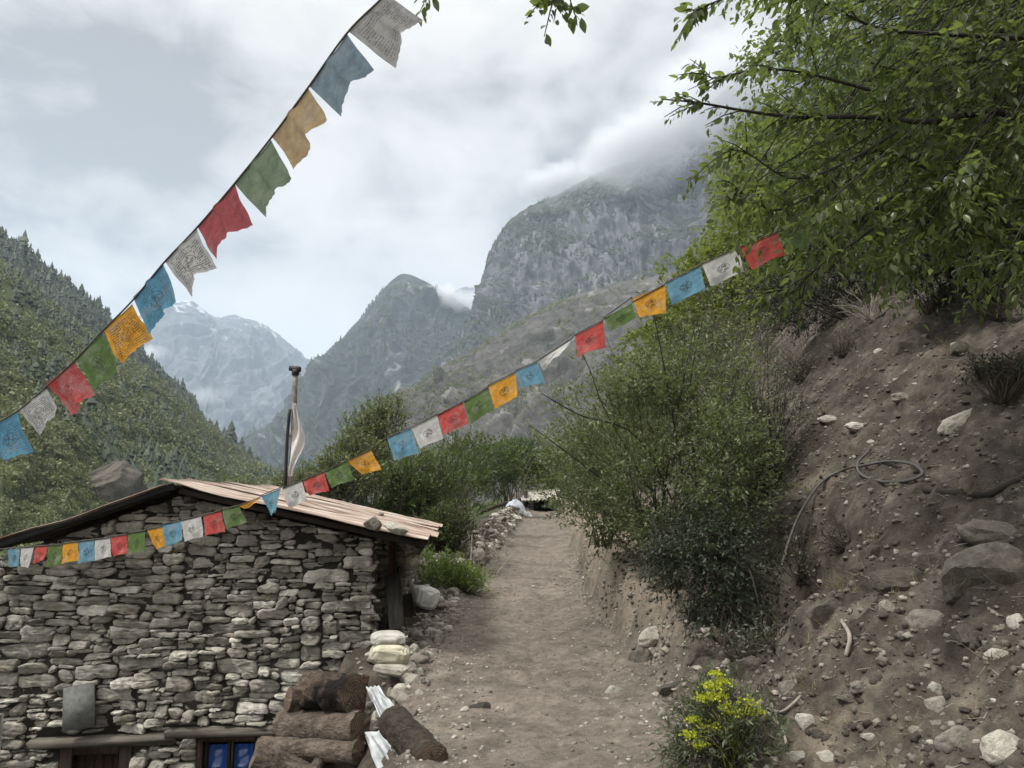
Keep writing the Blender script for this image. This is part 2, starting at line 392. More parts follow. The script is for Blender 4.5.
def m_ground():
    m = Mat('soil'); co = m.coord('Object')
    at = m.n('ShaderNodeAttribute', attribute_name='zone'); sep = m.n('ShaderNodeSeparateColor'); m.l(at.outputs['Color'], sep.inputs[0])
    n0 = m.noise(co, 0.7, 4, 0.6, 0.3); n1 = m.noise(co, 3.2, 8, 0.65, 0.4); n2 = m.noise(co, 16, 7, 0.7); n3 = m.noise(co, 70, 4, 0.7)
    soil = m.ramp(n1, [(0.30, (0.028, 0.024, 0.020)), (0.5, (0.068, 0.058, 0.048)), (0.72, (0.150, 0.131, 0.108))])
    soil = m.mix(0.55, soil, m.ramp(n0, [(0.3, (0.5, 0.47, 0.44)), (0.52, (1.0, 1.0, 1.0)), (0.7, (1.75, 1.68, 1.55))]), 'MULTIPLY')
    path = m.ramp(n1, [(0.25, (0.090, 0.077, 0.064)), (0.5, (0.160, 0.139, 0.117)), (0.75, (0.245, 0.216, 0.185))])
    path = m.mix(0.6, path, m.ramp(n0, [(0.32, (0.70, 0.68, 0.66)), (0.68, (1.12, 1.1, 1.08))]), 'MULTIPLY')
    pale = m.ramp(n1, [(0.25, (0.14, 0.115, 0.088)), (0.75, (0.30, 0.255, 0.20))])
    grass = m.ramp(n1, [(0.3, (0.022, 0.032, 0.012)), (0.7, (0.06, 0.075, 0.03))])
    c = m.mix(sep.outputs[2], soil, pale); c = m.mix(sep.outputs[0], c, path); c = m.mix(sep.outputs[1], c, grass)
    c = m.mix(0.7, c, m.ramp(n2, [(0.3, (0.5, 0.48, 0.46)), (0.52, (1, 1, 1)), (0.75, (1.35, 1.34, 1.3))]), 'MULTIPLY')
    c = m.mix(0.5, c, m.ramp(n3, [(0.32, (0.55, 0.54, 0.52)), (0.5, (1, 1, 1)), (0.74, (1.5, 1.48, 1.42))]), 'MULTIPLY')
    h = m.math('ADD', m.math('MULTIPLY', n2, 1.0), m.math('MULTIPLY', n3, 0.45))
    return m.pbr(c, 0.95, m.bump(h, 0.75, 0.025), 0.15)
ground = mb.build('ground', m_ground(), smooth=True, color=True); tag(ground, kind='structure')

# ------------------------------------------------------------------ mountains
def mountain(name, crest, foot, ns, nt, amp, freq, mat, seed, back=400, top_keep=0.25, gully=1.6):
    """a ridge: crest line, a face running down to the foot line, and a far side"""
    cr = spline([P(*c) for c in crest], ns); ft = spline([P(*c) for c in foot], ns)
    tt = np.linspace(0, 1, nt) ** 1.05
    V = cr[:, None] + (ft - cr)[:, None] * tt[None, :, None]
    du = np.gradient(V, axis=0); dv = np.gradient(V, axis=1); nn = np.cross(du, dv); nn /= np.linalg.norm(nn, axis=2, keepdims=True) + 1e-9
    nn = np.where(nn[..., 2:3] < 0, -nn, nn)
    x, y, z = V[..., 0] * freq, V[..., 1] * freq, V[..., 2] * freq
    wx = x + 0.5 * fbm(x, y, z, 3, seed + 50); wy = y + 0.5 * fbm(x, y, z, 3, seed + 60)
    sl_ = np.concatenate([[0], np.cumsum(np.linalg.norm(np.diff(cr, axis=0), axis=1))])[:, None] * freq * gully; tq = tt[None, :] * np.linalg.norm(ft - cr, axis=1).mean() * freq * gully
    gl = fbm(sl_ + 0.9 * fbm(x * 1.5, y * 1.5, z * 1.5, 3, seed + 70), tq * 0.28 + 0 * sl_, 0.0, 4, seed + 80, 0.55, ridged=True)
    d = fbm(wx, wy, z * 0.55, 6, seed, 0.56, ridged=True) * 0.62 + 0.5 * fbm(x * 0.4, y * 0.4, z * 0.3, 3, seed + 9) + 0.55 * gl + 0.10 * fbm(wx * 9, wy * 9, z * 7, 3, seed + 33, 0.6, ridged=True)
    k = top_keep + (1 - top_keep) * sst(0, 0.25, tt)[None, :]
    V2 = V + nn * (amp * d * k)[..., None]
    # far side
    cb = V2[:, 0] 
    nb = 6; bk = []
    for i in range(1, nb):
        q = cb.copy(); q[:, 1] += back * i / (nb - 1); q[:, 2] -= back * 0.9 * i / (nb - 1); bk.append(q)
    Vb = np.stack(bk[::-1], 1); A = np.concatenate([Vb, V2], 1)
    mb = MB(); mb.add(A.reshape(-1, 3), grid_faces(A.shape[0], A.shape[1]))
    o = mb.build(name, mat, smooth=True); tag(o, kind='structure')
    return o, V2
def m_mountain(name, rock1, rock2, veg1, veg2, s, vegbias=0.5, snow=None, scree=None, streak=0.5):
    m = Mat(name); co = m.coord('Object', (s, s, s)); st = m.coord('Object', (s * 2.2, s * 2.2, s * 0.5), (0.0, 0.5, 0.2))
    n1 = m.noise(co, 1.0, 9, 0.62, 0.4); n2 = m.noise(co, 6.0, 8, 0.7); n3 = m.noise(st, 3.0, 7, 0.65, 0.6)
    g = m.n('ShaderNodeNewGeometry'); sp = m.n('ShaderNodeSeparateXYZ'); m.l(g.outputs['Normal'], sp.inputs[0])
    rock = m.mix(0.6, m.ramp(n3, [(0.3, rock1), (0.7, rock2)]), m.ramp(n2, [(0.3, (0.55, 0.55, 0.55)), (0.7, (1.3, 1.3, 1.3))]), 'MULTIPLY')
    veg = m.ramp(n2, [(0.32, veg1), (0.66, veg2)])
    f = m.math('ADD', m.math('ADD', m.math('MULTIPLY', n1, 1.1), m.math('MULTIPLY', n2, 0.5)), m.math('MULTIPLY', sp.outputs[2], 0.5))
    mask = m.ramp(f, [(vegbias + 0.42, (0, 0, 0)), (vegbias + 0.52, (1, 1, 1))])
    c = m.mix(mask, rock, veg)
    if scree: c = m.mix(m.ramp(m.noise(st, 1.7, 6, 0.6, 0.8), [(0.60, (0, 0, 0)), (0.66, (0.9, 0.9, 0.9))]), c, scree)
    if snow:
        z0, z1, lvl = snow
        pz = m.n('ShaderNodeSeparateXYZ'); tc = m.n('ShaderNodeTexCoord'); m.l(tc.outputs['Object'], pz.inputs[0])
        mr = m.n('ShaderNodeMapRange'); mr.inputs['From Min'].default_value = z0; mr.inputs['From Max'].default_value = z1; m.l(pz.outputs[2], mr.inputs['Value'])
        sm = m.math('ADD', m.math('MULTIPLY', mr.outputs[0], 0.30), m.math('MULTIPLY', n3, 1.0))
        c = m.mix(m.ramp(sm, [(lvl, (0, 0, 0)), (lvl + 0.06, (1, 1, 1))]), c, (0.5, 0.52, 0.54))
    return m.pbr(c, 0.95, m.bump(m.math('ADD', n2, m.math('MULTIPLY', n1, 1.5)), 0.8, 3.0), 0.1)

M_far = m_mountain('far_rock', (0.05, 0.055, 0.065), (0.14, 0.15, 0.16), (0.03, 0.036, 0.035), (0.06, 0.068, 0.06), 0.0018, 0.6, snow=(600, 1600, 0.77))
far_m, far_V = mountain('mountain', [(20, 400, 5600), (100, 352, 5600), (150, 316, 5600), (185, 304, 5600), (212, 318, 5700), (240, 320, 5800), (272, 336, 5900), (300, 357, 6000), (345, 392, 6100), (400, 440, 6200), (520, 470, 6400)],
    [(-150, 560, 3300), (60, 560, 3300), (120, 560, 3300), (160, 560, 3300), (200, 560, 3300), (240, 560, 3300), (275, 560, 3300), (310, 560, 3300), (350, 560, 3300), (400, 560, 3300), (520, 560, 3300)], 520, 260, 250, 1 / 520., M_far, 3, back=900, top_keep=0.24)
M_mid = m_mountain('mid_rock', (0.045, 0.052, 0.06), (0.13, 0.138, 0.145), (0.022, 0.029, 0.027), (0.05, 0.060, 0.050), 0.003, 0.50, scree=(0.20, 0.21, 0.20))
mid_m, mid_V = mountain('mountain', [(255, 455, 2500), (290, 408, 2500), (315, 372, 2520), (340, 340, 2540), (365, 312, 2560), (384, 289, 2580), (395, 279, 2600), (404, 275, 2600), (418, 279, 2600), (437, 289, 2620), (455, 300, 2640), (475, 320, 2680), (500, 345, 2750), (560, 385, 2900), (640, 430, 3100)],
    [(180, 560, 1700), (230, 560, 1650), (270, 560, 1600), (300, 560, 1600), (330, 560, 1600), (360, 560, 1600), (390, 560, 1600), (420, 560, 1600), (440, 560, 1600), (470, 560, 1600), (500, 560, 1650), (540, 560, 1700), (600, 560, 1800), (700, 560, 2000)], 460, 300, 120, 1 / 330., M_mid, 11, top_keep=0.10)
snow_m, _ = mountain('mountain', [(395, 330, 4800), (425, 310, 4800), (450, 296, 4800), (466, 288, 4800), (480, 290, 4800), (495, 285, 4800), (520, 270, 4800), (600, 250, 4800)],
    [(380, 560, 3000), (420, 560, 3000), (450, 560, 3000), (470, 560, 3000), (490, 560, 3000), (500, 560, 3000), (540, 560, 3000), (620, 560, 3000)], 160, 90, 130, 1 / 700., M_far, 19, back=900, top_keep=0.15)
M_cliff = m_mountain('cliff_rock', (0.055, 0.06, 0.068), (0.215, 0.22, 0.23), (0.026, 0.032, 0.026), (0.075, 0.08, 0.062), 0.0048, 0.56, scree=(0.25, 0.25, 0.25))
cliff_m, cliff_V = mountain('mountain', [(385, 452, 1750), (420, 405, 1750), (445, 368, 1760), (462, 335, 1780), (478, 305, 1800), (488, 275, 1800), (500, 243, 1800), (512, 224, 1800), (535, 207, 1800), (560, 196, 1800), (585, 182, 1800), (610, 168, 1800), (640, 158, 1800), (668, 140, 1790), (695, 118, 1770), (730, 85, 1750), (780, 45, 1700), (860, -10, 1650), (1000, -60, 1600), (1200, -90, 1500)],
    [(360, 560, 1100), (390, 560, 1100), (415, 560, 1080), (440, 560, 1060), (455, 560, 1050), (470, 560, 1050), (490, 560, 1040), (510, 560, 1020), (540, 560, 1000), (570, 560, 1000), (600, 560, 980), (640, 560, 960), (680, 560, 940), (720, 560, 920), (760, 560, 900), (800, 560, 880), (860, 560, 860), (960, 560, 840), (1100, 560, 820), (1300, 560, 800)], 620, 440, 95, 1 / 230., M_cliff, 23, top_keep=0.2)
M_spur = m_mountain('spur_rock', (0.045, 0.044, 0.042), (0.125, 0.12, 0.112), (0.03, 0.034, 0.024), (0.07, 0.07, 0.05), 0.009, 0.58, scree=(0.19, 0.185, 0.175))
spur_m, spur_V = mountain('mountain', [(300, 490, 820), (350, 450, 830), (385, 415, 840), (430, 378, 850), (470, 354, 860), (519, 322, 870), (560, 302, 880), (616, 285, 880), (678, 272, 880), (760, 245, 870), (860, 190, 850), (1000, 120, 820), (1200, 60, 780)],
    [(280, 580, 420), (330, 580, 420), (370, 580, 410), (410, 580, 400), (450, 580, 400), (500, 580, 390), (550, 580, 380), (610, 580, 370), (680, 580, 360), (780, 580, 350), (880, 580, 340), (1050, 580, 330), (1300, 580, 320)], 360, 240, 30, 1 / 80., M_spur, 31, back=250, top_keep=0.14)
M_hillback = m_mountain('forest_floor', (0.04, 0.042, 0.035), (0.09, 0.088, 0.075), (0.016, 0.024, 0.016), (0.035, 0.046, 0.028), 0.012, 0.25)
hb, hb_V = mountain('hillside', [(-260, 60, 640), (-150, 145, 680), (-60, 198, 720), (0, 234, 750), (59, 276, 800), (109, 315, 850), (152, 360, 900), (184, 391, 950), (205, 424, 1000), (240, 452, 1050), (285, 480, 1100), (340, 505, 1150)],
    [(-400, 600, 330), (-220, 600, 360), (-60, 600, 400), (20, 600, 440), (80, 600, 480), (130, 600, 520), (180, 600, 560), (220, 600, 600), (250, 590, 650), (290, 580, 700), (330, 570, 750), (380, 560, 800)], 260, 160, 16, 1 / 90., M_hillback, 41, back=250, top_keep=0.2)
M_hill = m_mountain('hill_scrub', (0.075, 0.07, 0.054), (0.16, 0.15, 0.115), (0.05, 0.066, 0.032), (0.13, 0.145, 0.07), 0.02, 0.30)
hf, hf_V = mountain('hillside', [(-220, 130, 380), (-100, 205, 410), (0, 268, 440), (50, 310, 470), (100, 345, 510), (150, 378, 560), (190, 412, 600), (225, 443, 640), (260, 468, 680), (310, 492, 720), (370, 512, 760)],
    [(-420, 760, 70), (-200, 740, 80), (-20, 720, 95), (60, 700, 110), (120, 680, 130), (170, 660, 150), (210, 640, 175), (250, 620, 210), (300, 600, 250), (350, 580, 300), (420, 560, 360)], 260, 200, 7, 1 / 42., M_hill, 47, back=150, top_keep=0.2)
mb = MB(); zv = float(min(V[..., 2].min() for V in (far_V, mid_V, cliff_V, spur_V, hb_V, hf_V))) + 30
xs = np.linspace(-9000, 9000, 40); ys = np.linspace(100, 9000, 40); A, B = np.meshgrid(xs, ys)
zfun = np.interp(B, [100, 400, 1200, 3000, 9000], [-60, -70, -110, -260, -320])
mb.add(np.stack([A, B, zfun], -1).reshape(-1, 3), grid_faces(40, 40)); valley = mb.build('valley_floor', M_hillback, smooth=True); tag(valley, kind='structure')

# ------------------------------------------------------------------ dry stone masonry
def clip(poly, n, c):                   # keep the side where n.p <= c
    out = []; m = len(poly)
    for i in range(m):
        a, b = poly[i], poly[(i + 1) % m]; da, db = n[0] * a[0] + n[1] * a[1] - c, n[0] * b[0] + n[1] * b[1] - c
        if da <= 0: out.append(a)
        if (da < 0 < db) or (db < 0 < da):
            t = da / (da - db); out.append((a[0] + (b[0] - a[0]) * t, a[1] + (b[1] - a[1]) * t))
    return out
def masonry(mb, outline, holes, to3, rng, cell=(0.043, 0.036), gap=0.0020, depth=0.11, relief=0.05, tilt=0.10):
    """irregular stones filling the 2D outline (convex list), skipping rectangles; to3(a, b, d) maps to space, d = outwards"""
    O = np.array(outline); a0, b0 = O.min(0); a1, b1 = O.max(0)
    # random rubble: stones of mixed sizes packed course by course on a fine raster, then bent and chipped
    cw, ch = cell; nx_, nz_ = int((a1 - a0 + .6) / cw), int((b1 - b0 + .3) / ch); occ = np.zeros((nz_, nx_), bool); rects = []
    for iz in range(nz_):
        ix = 0
        while ix < nx_:
            if occ[iz, ix]: ix += 1; continue
            run = 0
            while ix + run < nx_ and not occ[iz, ix + run] and run < 14: run += 1
            h = int(rng.choice([1, 2, 3, 4], p=[.36, .38, .19, .07])); w = max(1, int(round(h * rng.uniform(1.0, 3.0) + rng.uniform(0, 3.2))))
            if rng.random() < .07: w, h = int(rng.integers(7, 12)), int(rng.integers(1, 3))
            if rng.random() < .09: w, h = int(rng.integers(1, 3)), 1
            w = min(w, run); 
            if run - w == 1 and rng.random() < .7: w = run
            if w < h: h = max(1, w)
            h = min(h, nz_ - iz)
            while h > 1 and occ[iz:iz + h, ix:ix + w].any(): h -= 1
            occ[iz:iz + h, ix:ix + w] = True; rects.append((ix, iz, w, h)); ix += w
    def wob(p):
        p = np.asarray(p, float); return p + np.stack([.022 * vn(p[..., 0] * 3.1, p[..., 1] * 4.0, seed=13), .030 * vn(p[..., 0] * 1.1, p[..., 1] * 2.2, seed=14) + .012 * vn(p[..., 0] * 4.5, p[..., 1] * 7, seed=15)], -1)
    on = []                                # outline half planes
    m = len(outline); area = sum(outline[i][0] * outline[(i + 1) % m][1] - outline[(i + 1) % m][0] * outline[i][1] for i in range(m))
    for i in range(m):
        p, q = outline[i], outline[(i + 1) % m]; n = (q[1] - p[1], -(q[0] - p[0]))
        if area < 0: n = (-n[0], -n[1])
        l = math.hypot(*n); n = (n[0] / l, n[1] / l); on.append((n, n[0] * p[0] + n[1] * p[1]))
    count = 0
    for ix, iz, w, h in rects:
        x0, y0, x1, y1 = a0 - .3 + ix * cw, b0 - .1 + iz * ch, a0 - .3 + (ix + w) * cw, b0 - .1 + (iz + h) * ch
        pa, pb = wob(((x0 + x1) / 2, (y0 + y1) / 2))
        if any(n[0] * pa + n[1] * pb > c + 0.05 for n, c in on): continue
        if any(h0 < pa < h1 and k0 < pb < k1 for (h0, k0, h1, k1) in holes): continue
        W_, H_ = x1 - x0, y1 - y0; poly = []; m_ = min(W_, H_); lens = rng.random() < .28
        for (cx_, cy_, sx, sy) in ((x0, y0, 1, 1), (x1, y0, -1, 1), (x1, y1, -1, -1), (x0, y1, 1, -1)):
            big = rng.random() < .35; e1 = m_ * (rng.uniform(.22, .42) if big else rng.uniform(.04, .2)) * (1.3 if lens else 1); e2 = min(W_ * .48, e1 * rng.uniform(.7, 2.4)); e1 = min(e1, H_ * .46)
            j = rng.uniform(-.10, .10, 2) * m_
            q = [(cx_, cy_ + sy * e1), (cx_ + sx * e2, cy_)]
            if (sx > 0) != (sy > 0): q = q[::-1]
            poly += [(x + j[0], y + j[1]) for x, y in q]
        poly = [tuple(t) for t in wob(poly)]
        for n, c in on: poly = clip(poly, n, c - 0.002); 
        for (h0, k0, h1, k1) in holes:
            if len(poly) < 3: break
            pp = np.array(poly)
            if pp[:, 0].max() > h0 and pp[:, 0].min() < h1 and pp[:, 1].max() > k0 and pp[:, 1].min() < k1:
                dx = max(h0 - pa, pa - h1); dy = max(k0 - pb, pb - k1)
                if dx >= dy: poly = clip(poly, (1, 0), h0) if pa <= h0 else clip(poly, (-1, 0), -h1)
                else: poly = clip(poly, (0, 1), k0) if pb <= k0 else clip(poly, (0, -1), -k1)
        if len(poly) < 3: continue
        # joints: shrink each edge
        pp = poly; cx, cy = np.mean(pp, axis=0); g = gap * rng.uniform(0.5, 1.9)
        ed = []
        for k in range(len(pp)):
            p, q = pp[k], pp[(k + 1) % len(pp)]; n = np.array((q[1] - p[1], -(q[0] - p[0]))); l = np.linalg.norm(n)
            if l < 1e-6: continue
            n /= l
            if n @ (np.array((cx, cy)) - p) > 0: n = -n
            ed.append((n, float(n @ p) - g * rng.uniform(0.5, 1.6)))
        for n, c in ed: 
            if len(poly) >= 3: poly = clip(poly, n, c)
        if len(poly) < 3: continue
        pp = np.array(poly)
        ar = 0.5 * abs(np.sum(pp[:, 0] * np.roll(pp[:, 1], -1) - pp[:, 1] * np.roll(pp[:, 0], -1)))
        if ar < 0.0007: continue
        # round the corners a little, resample, roughen
        for _ in range(1):
            nx = np.roll(pp, -1, 0); w = rng.uniform(0.10, 0.22); pp = np.stack([pp * (1 - w) + nx * w, pp * w + nx * (1 - w)], 1).reshape(-1, 2)
        K = 18; seg = np.linalg.norm(np.roll(pp, -1, 0) - pp, axis=1); cum = np.concatenate([[0], np.cumsum(seg)]); tt = np.linspace(0, cum[-1], K, endpoint=False)
        q = np.vstack([pp, pp[:1]]); pp = np.stack([np.interp(tt, cum, q[:, 0]), np.interp(tt, cum, q[:, 1])], 1)
        c = pp.mean(0); size = math.sqrt(ar)
        pp = pp + rng.normal(0, 0.022 * size + 0.0015, pp.shape)
        off = rng.normal(0, relief * 0.55); ta, tb = rng.normal(0, tilt, 2) / size * 0.35
        rings = []
        for sc, dd, nz in ((0.99, -depth, 0), (1.0, -0.028, 0.003), (0.975, -0.004, 0.006), (0.74, 0.002, 0.010), (0.38, 0.004, 0.009)):
            r = c + (pp - c) * sc
            dz = dd + (off + np.clip((r - c) @ np.array((ta, tb)), -0.045, 0.045) if dd > -depth else 0) + rng.normal(0, nz, K) * (size / 0.2)
            rings.append(np.c_[r, dz])
        V = np.concatenate(rings + [np.array([[c[0], c[1], 0.012 + off + rng.normal(0, 0.006)]])])
        f = []
        k = np.arange(K); k2 = (k + 1) % K
        f4 = np.concatenate([np.stack([k + r * K, k2 + r * K, k2 + (r + 1) * K, k + (r + 1) * K], 1) for r in range(4)])
        f3 = np.stack([k + 4 * K, k2 + 4 * K, np.full(K, 5 * K)], 1)
        mb.add(to3(V[:, 0], V[:, 1], V[:, 2]), [f4, f3]); count += 1
    return count

M_wall = m_rock('wall_stone', (0.20, 0.192, 0.170), (0.44, 0.42, 0.38), (0.80, 0.775, 0.72), 5.0, isl=True, lichen=(0.27, 0.25, 0.19), bumps=0.7, wall=True)
M_mortar = m_plain('wall_core', (0.05, 0.045, 0.038), 0.95)
M_oldwood = m_wood('old_wood', (0.07, 0.062, 0.052), (0.19, 0.172, 0.145), 'x')
M_darkwood = m_wood('dark_wood', (0.03, 0.02, 0.015), (0.085, 0.055, 0.04), 'z')
M_door = m_wood('door_wood', (0.022, 0.014, 0.010), (0.06, 0.036, 0.026), 'z')
M_greywood = m_wood('grey_board', (0.12, 0.115, 0.105), (0.30, 0.29, 0.265), 'z')
M_slate = m_plain('slate', (0.15, 0.152, 0.145), 0.85, 0.2, 0.35, 20)

# ------------------------------------------------------------------ the stone house
WY = 8.5
def W(u, v): p = P(u, v, WY); return p[0], p[2]
XR = W(370, 600)[0]; XL = -5.75
ridge = P(168, 486, 8.18); eaveR = P(426, 545, 8.18); eaveL = P(-12, 548, 8.18); BACK = 13.35
HA = 0.072; HC = np.array((-3.7, WY, -2.9))
def hinv(p):
    p = np.asarray(p, float) - HC; c, s = math.cos(-HA), math.sin(-HA); return HC + np.array([c * p[0] - s * p[1], s * p[0] + c * p[1], p[2]])
house = thing('stone_house', (-3.7, WY, -2.9), 'grey dry-stone house with shallow gable roof beside the dirt path', 'house')
rng = np.random.default_rng(5)
slR = (eaveR[2] - ridge[2]) / (eaveR[0] - ridge[0]); slL = (eaveL[2] - ridge[2]) / (eaveL[0] - ridge[0])
zr = lambda x: ridge[2] + (slR if x > ridge[0] else slL) * (x - ridge[0]) - 0.10
Zb = -3.2
out = [(XL, Zb), (XR, Zb), (XR, zr(XR)), (ridge[0], ridge[2] - 0.10), (XL, zr(XL))]
dx0, dz1 = W(62, 741); dx1 = W(132, 741)[0]
wx0, wz1 = W(196, 737); wx1 = W(259, 737)[0]; wz0 = W(228, 786)[1]
l1 = (*W(38, 747), *W(172, 733)); l2 = (*W(168, 738), *W(292, 727))
holes = [(dx0, Zb, dx1, dz1), (wx0, wz0, wx1, wz1), (l1[0], l1[1], l1[2], l1[3]), (l2[0], l2[1], l2[2], l2[3])]
mb = MB(); nst = masonry(mb, out, holes, lambda a, b, d: np.stack([a, WY - d, b], -1), rng)
masonry(mb, out, holes, lambda a, b, d: np.stack([a, WY + .075 - d * .6, b], -1), np.random.default_rng(55), cell=(.05, .04), depth=.05)
fw = mb.build('front_wall', M_wall, house)
# core behind the stones, with the openings left out
mb = MB()
for (a, b, c, d) in ((XL, Zb, dx0, dz1), (dx1, Zb, wx0, wz1), (wx1, Zb, XR, wz1), (wx0, Zb, wx1, wz0)):
    box(mb, ((a + c) / 2, WY + 0.20, (b + d) / 2), (c - a, 0.3, d - b))
zt = max(dz1, wz1)
for (a, c, z0) in ((XL, dx1, dz1), (dx1, XR, wz1)): box(mb, ((a + c) / 2, WY + 0.20, (z0 + 0.35) / 2), (c - a, 0.3, 0.35 - z0))
g = np.array([[XL, WY + .05, 0.35], [XR, WY + .05, 0.35], [XR, WY + .05, zr(XR)], [ridge[0], WY + .05, ridge[2] - .1], [XL, WY + .05, zr(XL)]])
mb.add(np.vstack([g, g + [0, .3, 0]]), [np.array([[0, 1, 2, 3, 4], [9, 8, 7, 6, 5]]), np.array([[i, i + 5, (i + 1) % 5 + 5, (i + 1) % 5] for i in range(5)])])
mb.build('wall_core', M_mortar, house)
# side wall along the path, door opening near the front, and the back wall
rng = np.random.default_rng(9)
sy0, sy1 = 8.62, 13.2; op0, op1 = 8.72, 10.7
ztop = zr(XR) - 0.02
mb = MB()
masonry(mb, [(sy0 - .12, Zb + 1.8), (op0, Zb + 1.8), (op0, ztop), (sy0 - .12, ztop)], [], lambda a, b, d: np.stack([XR + d, a, b], -1), rng)
masonry(mb, [(op1, -1.0), (sy1, -1.0), (sy1, ztop), (op1, ztop)], [], lambda a, b, d: np.stack([XR + 0.24 + d, a, b], -1), rng, cell=(.05, .032))
masonry(mb, [(op0, -1.0), (op1, -1.0), (op1, 0.35), (op0, 0.35)], [], lambda a, b, d: np.stack([XR - 0.10 + d, a, b], -1), rng)
masonry(mb, [(XR - .5, -1.0), (XR + .24, -1.0), (XR + .24, ztop - .08), (XR - .5, ztop)], [], lambda a, b, d: np.stack([a, op1 - d, b], -1), rng, cell=(.05, .032))
mb.build('side_wall', M_wall, house)
mb = MB()
box(mb, (XR - .12, (op1 + sy1) / 2, (ztop - 1) / 2), (0.6, sy1 - op1 - .2, ztop + .9)); box(mb, (XR - .3, 9.7, -.4), (.3, 2.0, 1.3))
box(mb, ((XL + XR) / 2, sy1, -1.2), (XR - XL, .3, 4.2)); box(mb, (XL + .2, (sy0 + sy1) / 2, -1.2), (.3, sy1 - sy0, 4.0)); box(mb, (XR - 1.3, 10.4, .3), (.1, 3.6, 2.2))
mb.build('rear_wall', M_mortar, house)
# porch boards: dark planks, a reddish post, a grey leaning board
mb = MB(); rng = np.random.default_rng(3)
for k in range(7): box(mb, (XR - 0.16, 8.98 + 0.105 * k, 0.83), (0.03, 0.098, ztop - 0.32), jit=0.004, rng=rng)
mb.build('porch_door', m_wood('blue_grey_plank', (0.02, 0.022, 0.026), (0.06, 0.065, 0.07), 'z'), house)
mb = MB(); p = P(391, 575, 9.62); box(mb, (XR + 0.10, 9.9, 0.62), (0.1, 0.12, 1.30), jit=0.006, rng=rng, bev=.01); mb.build('porch_post', m_wood('red_post', (0.07, 0.04, 0.03), (0.17, 0.10, 0.075), 'z'), house)
mb = MB(); box(mb, (XR + 0.16, 9.75, 0.32), (0.20, 0.035, 0.82), rotm('x', R(-5)) @ rotm('y', R(-7)), 0.006, rng, .008); o = mb.build('grey_board', M_greywood); 
tag(o, 'grey weathered board leaning upright in the dark porch opening', 'board')
mb = MB(); box(mb, (XR + 0.22, 10.52, 0.17), (0.30, 0.04, 0.46), rotm('y', R(-14)), 0.006, rng, .008); o = mb.build('grey_board', m_wood('brown_board', (0.10, 0.085, 0.07), (0.22, 0.19, 0.16), 'z'))
tag(o, 'short brownish board leaning on the rear porch wall stones', 'board')
# lintels, door, window
mb = MB(); box(mb, ((l1[0] + l1[2]) / 2, WY + 0.07, (l1[1] + l1[3]) / 2), (l1[2] - l1[0] + .1, 0.26, l1[3] - l1[1] - .045), rotm('y', R(-1.2)), 0.012, rng, .015); mb.build('lintel', M_oldwood, house)
mb = MB(); box(mb, ((l2[0] + l2[2]) / 2, WY + 0.06, (l2[1] + l2[3]) / 2), (l2[2] - l2[0] + .04, 0.26, l2[3] - l2[1] - .03), rotm('y', R(-0.8)), 0.012, rng, .015); mb.build('lintel', M_oldwood, house)
def frame(mb, x0, z0, x1, z1, w, y, d, bottom=True):
    box(mb, (x0 + w / 2, y, (z0 + z1) / 2), (w, d, z1 - z0), bev=.006); box(mb, (x1 - w / 2, y, (z0 + z1) / 2), (w, d, z1 - z0), bev=.006)
    box(mb, ((x0 + x1) / 2, y, z1 - w / 2), (x1 - x0 - 2 * w, d * .96, w), bev=.006)
    if bottom: box(mb, ((x0 + x1) / 2, y, z0 + w / 2), (x1 - x0 - 2 * w, d * .96, w), bev=.006)
mb = MB()
for k in range(5):
    w = (dx1 - dx0 - .26) / 5; box(mb, (dx0 + .13 + w * (k + .5), WY + 0.16, (Zb + dz1 - .1) / 2), (w - .006, 0.03, dz1 - .1 - Zb), jit=.002, rng=rng)
door = mb.build('door', M_door, house)
mb = MB(); frame(mb, dx0, Zb, dx1, dz1, .13, WY + 0.11, .16, False); mb.build('door_frame', M_darkwood, door); door.children[0].location = (0, 0, 0)
mb = MB(); frame(mb, wx0, wz0, wx1, wz1, .06, WY + 0.07, .15); win = mb.build('window', M_darkwood, house)
mb = MB(); ix0, ix1 = wx0 + .065, wx1 - .065; xm = (ix0 + ix1) / 2
frame(mb, ix0, wz0 + .08, xm - .004, wz1 - .06, .028, WY + 0.09, .045); frame(mb, xm + .004, wz0 + .08, ix1, wz1 - .06, .028, WY + 0.09, .045)
s = mb.build('sash', M_darkwood, win); s.location = (0, 0, 0)
gm = Mat('window_glass'); gb = gm.n('ShaderNodeBsdfGlass'); gb.inputs['IOR'].default_value = 1.2; gb.inputs['Roughness'].default_value = 0.02; gb.inputs['Color'].default_value = (.9, .93, .95, 1)
tb = gm.n('ShaderNodeBsdfTransparent'); gl = gm.n('ShaderNodeBsdfGlossy'); gl.inputs['Roughness'].default_value = .03; gmx = gm.n('ShaderNodeMixShader'); fr = gm.n('ShaderNodeFresnel'); fr.inputs[0].default_value = 1.45
gmx.inputs[0].default_value = .07; gm.l(tb.outputs[0], gmx.inputs[1]); gm.l(gl.outputs[0], gmx.inputs[2]); gm.l(gmx.outputs[0], gm.out.inputs['Surface'])
for a, b in ((ix0 + .037, xm - .04), (xm + .04, ix1 - .037)):
    mb = MB(); box(mb, ((a + b) / 2, WY + .092, (wz0 + wz1) / 2), (b - a, .006, wz1 - wz0 - .24)); s = mb.build('pane', gm.m, win); s.location = (0, 0, 0)
mc = Mat('blue_curtain'); mc.pbr((0.035, 0.12, 0.42), .9, None, .1)
mb = MB(); xx = np.linspace(ix0 - .01, ix1 + .01, 60); yy = WY + .135 + .006 * np.sin(np.arange(60) * .9); Z0, Z1 = wz0 + .05, wz1 - .125
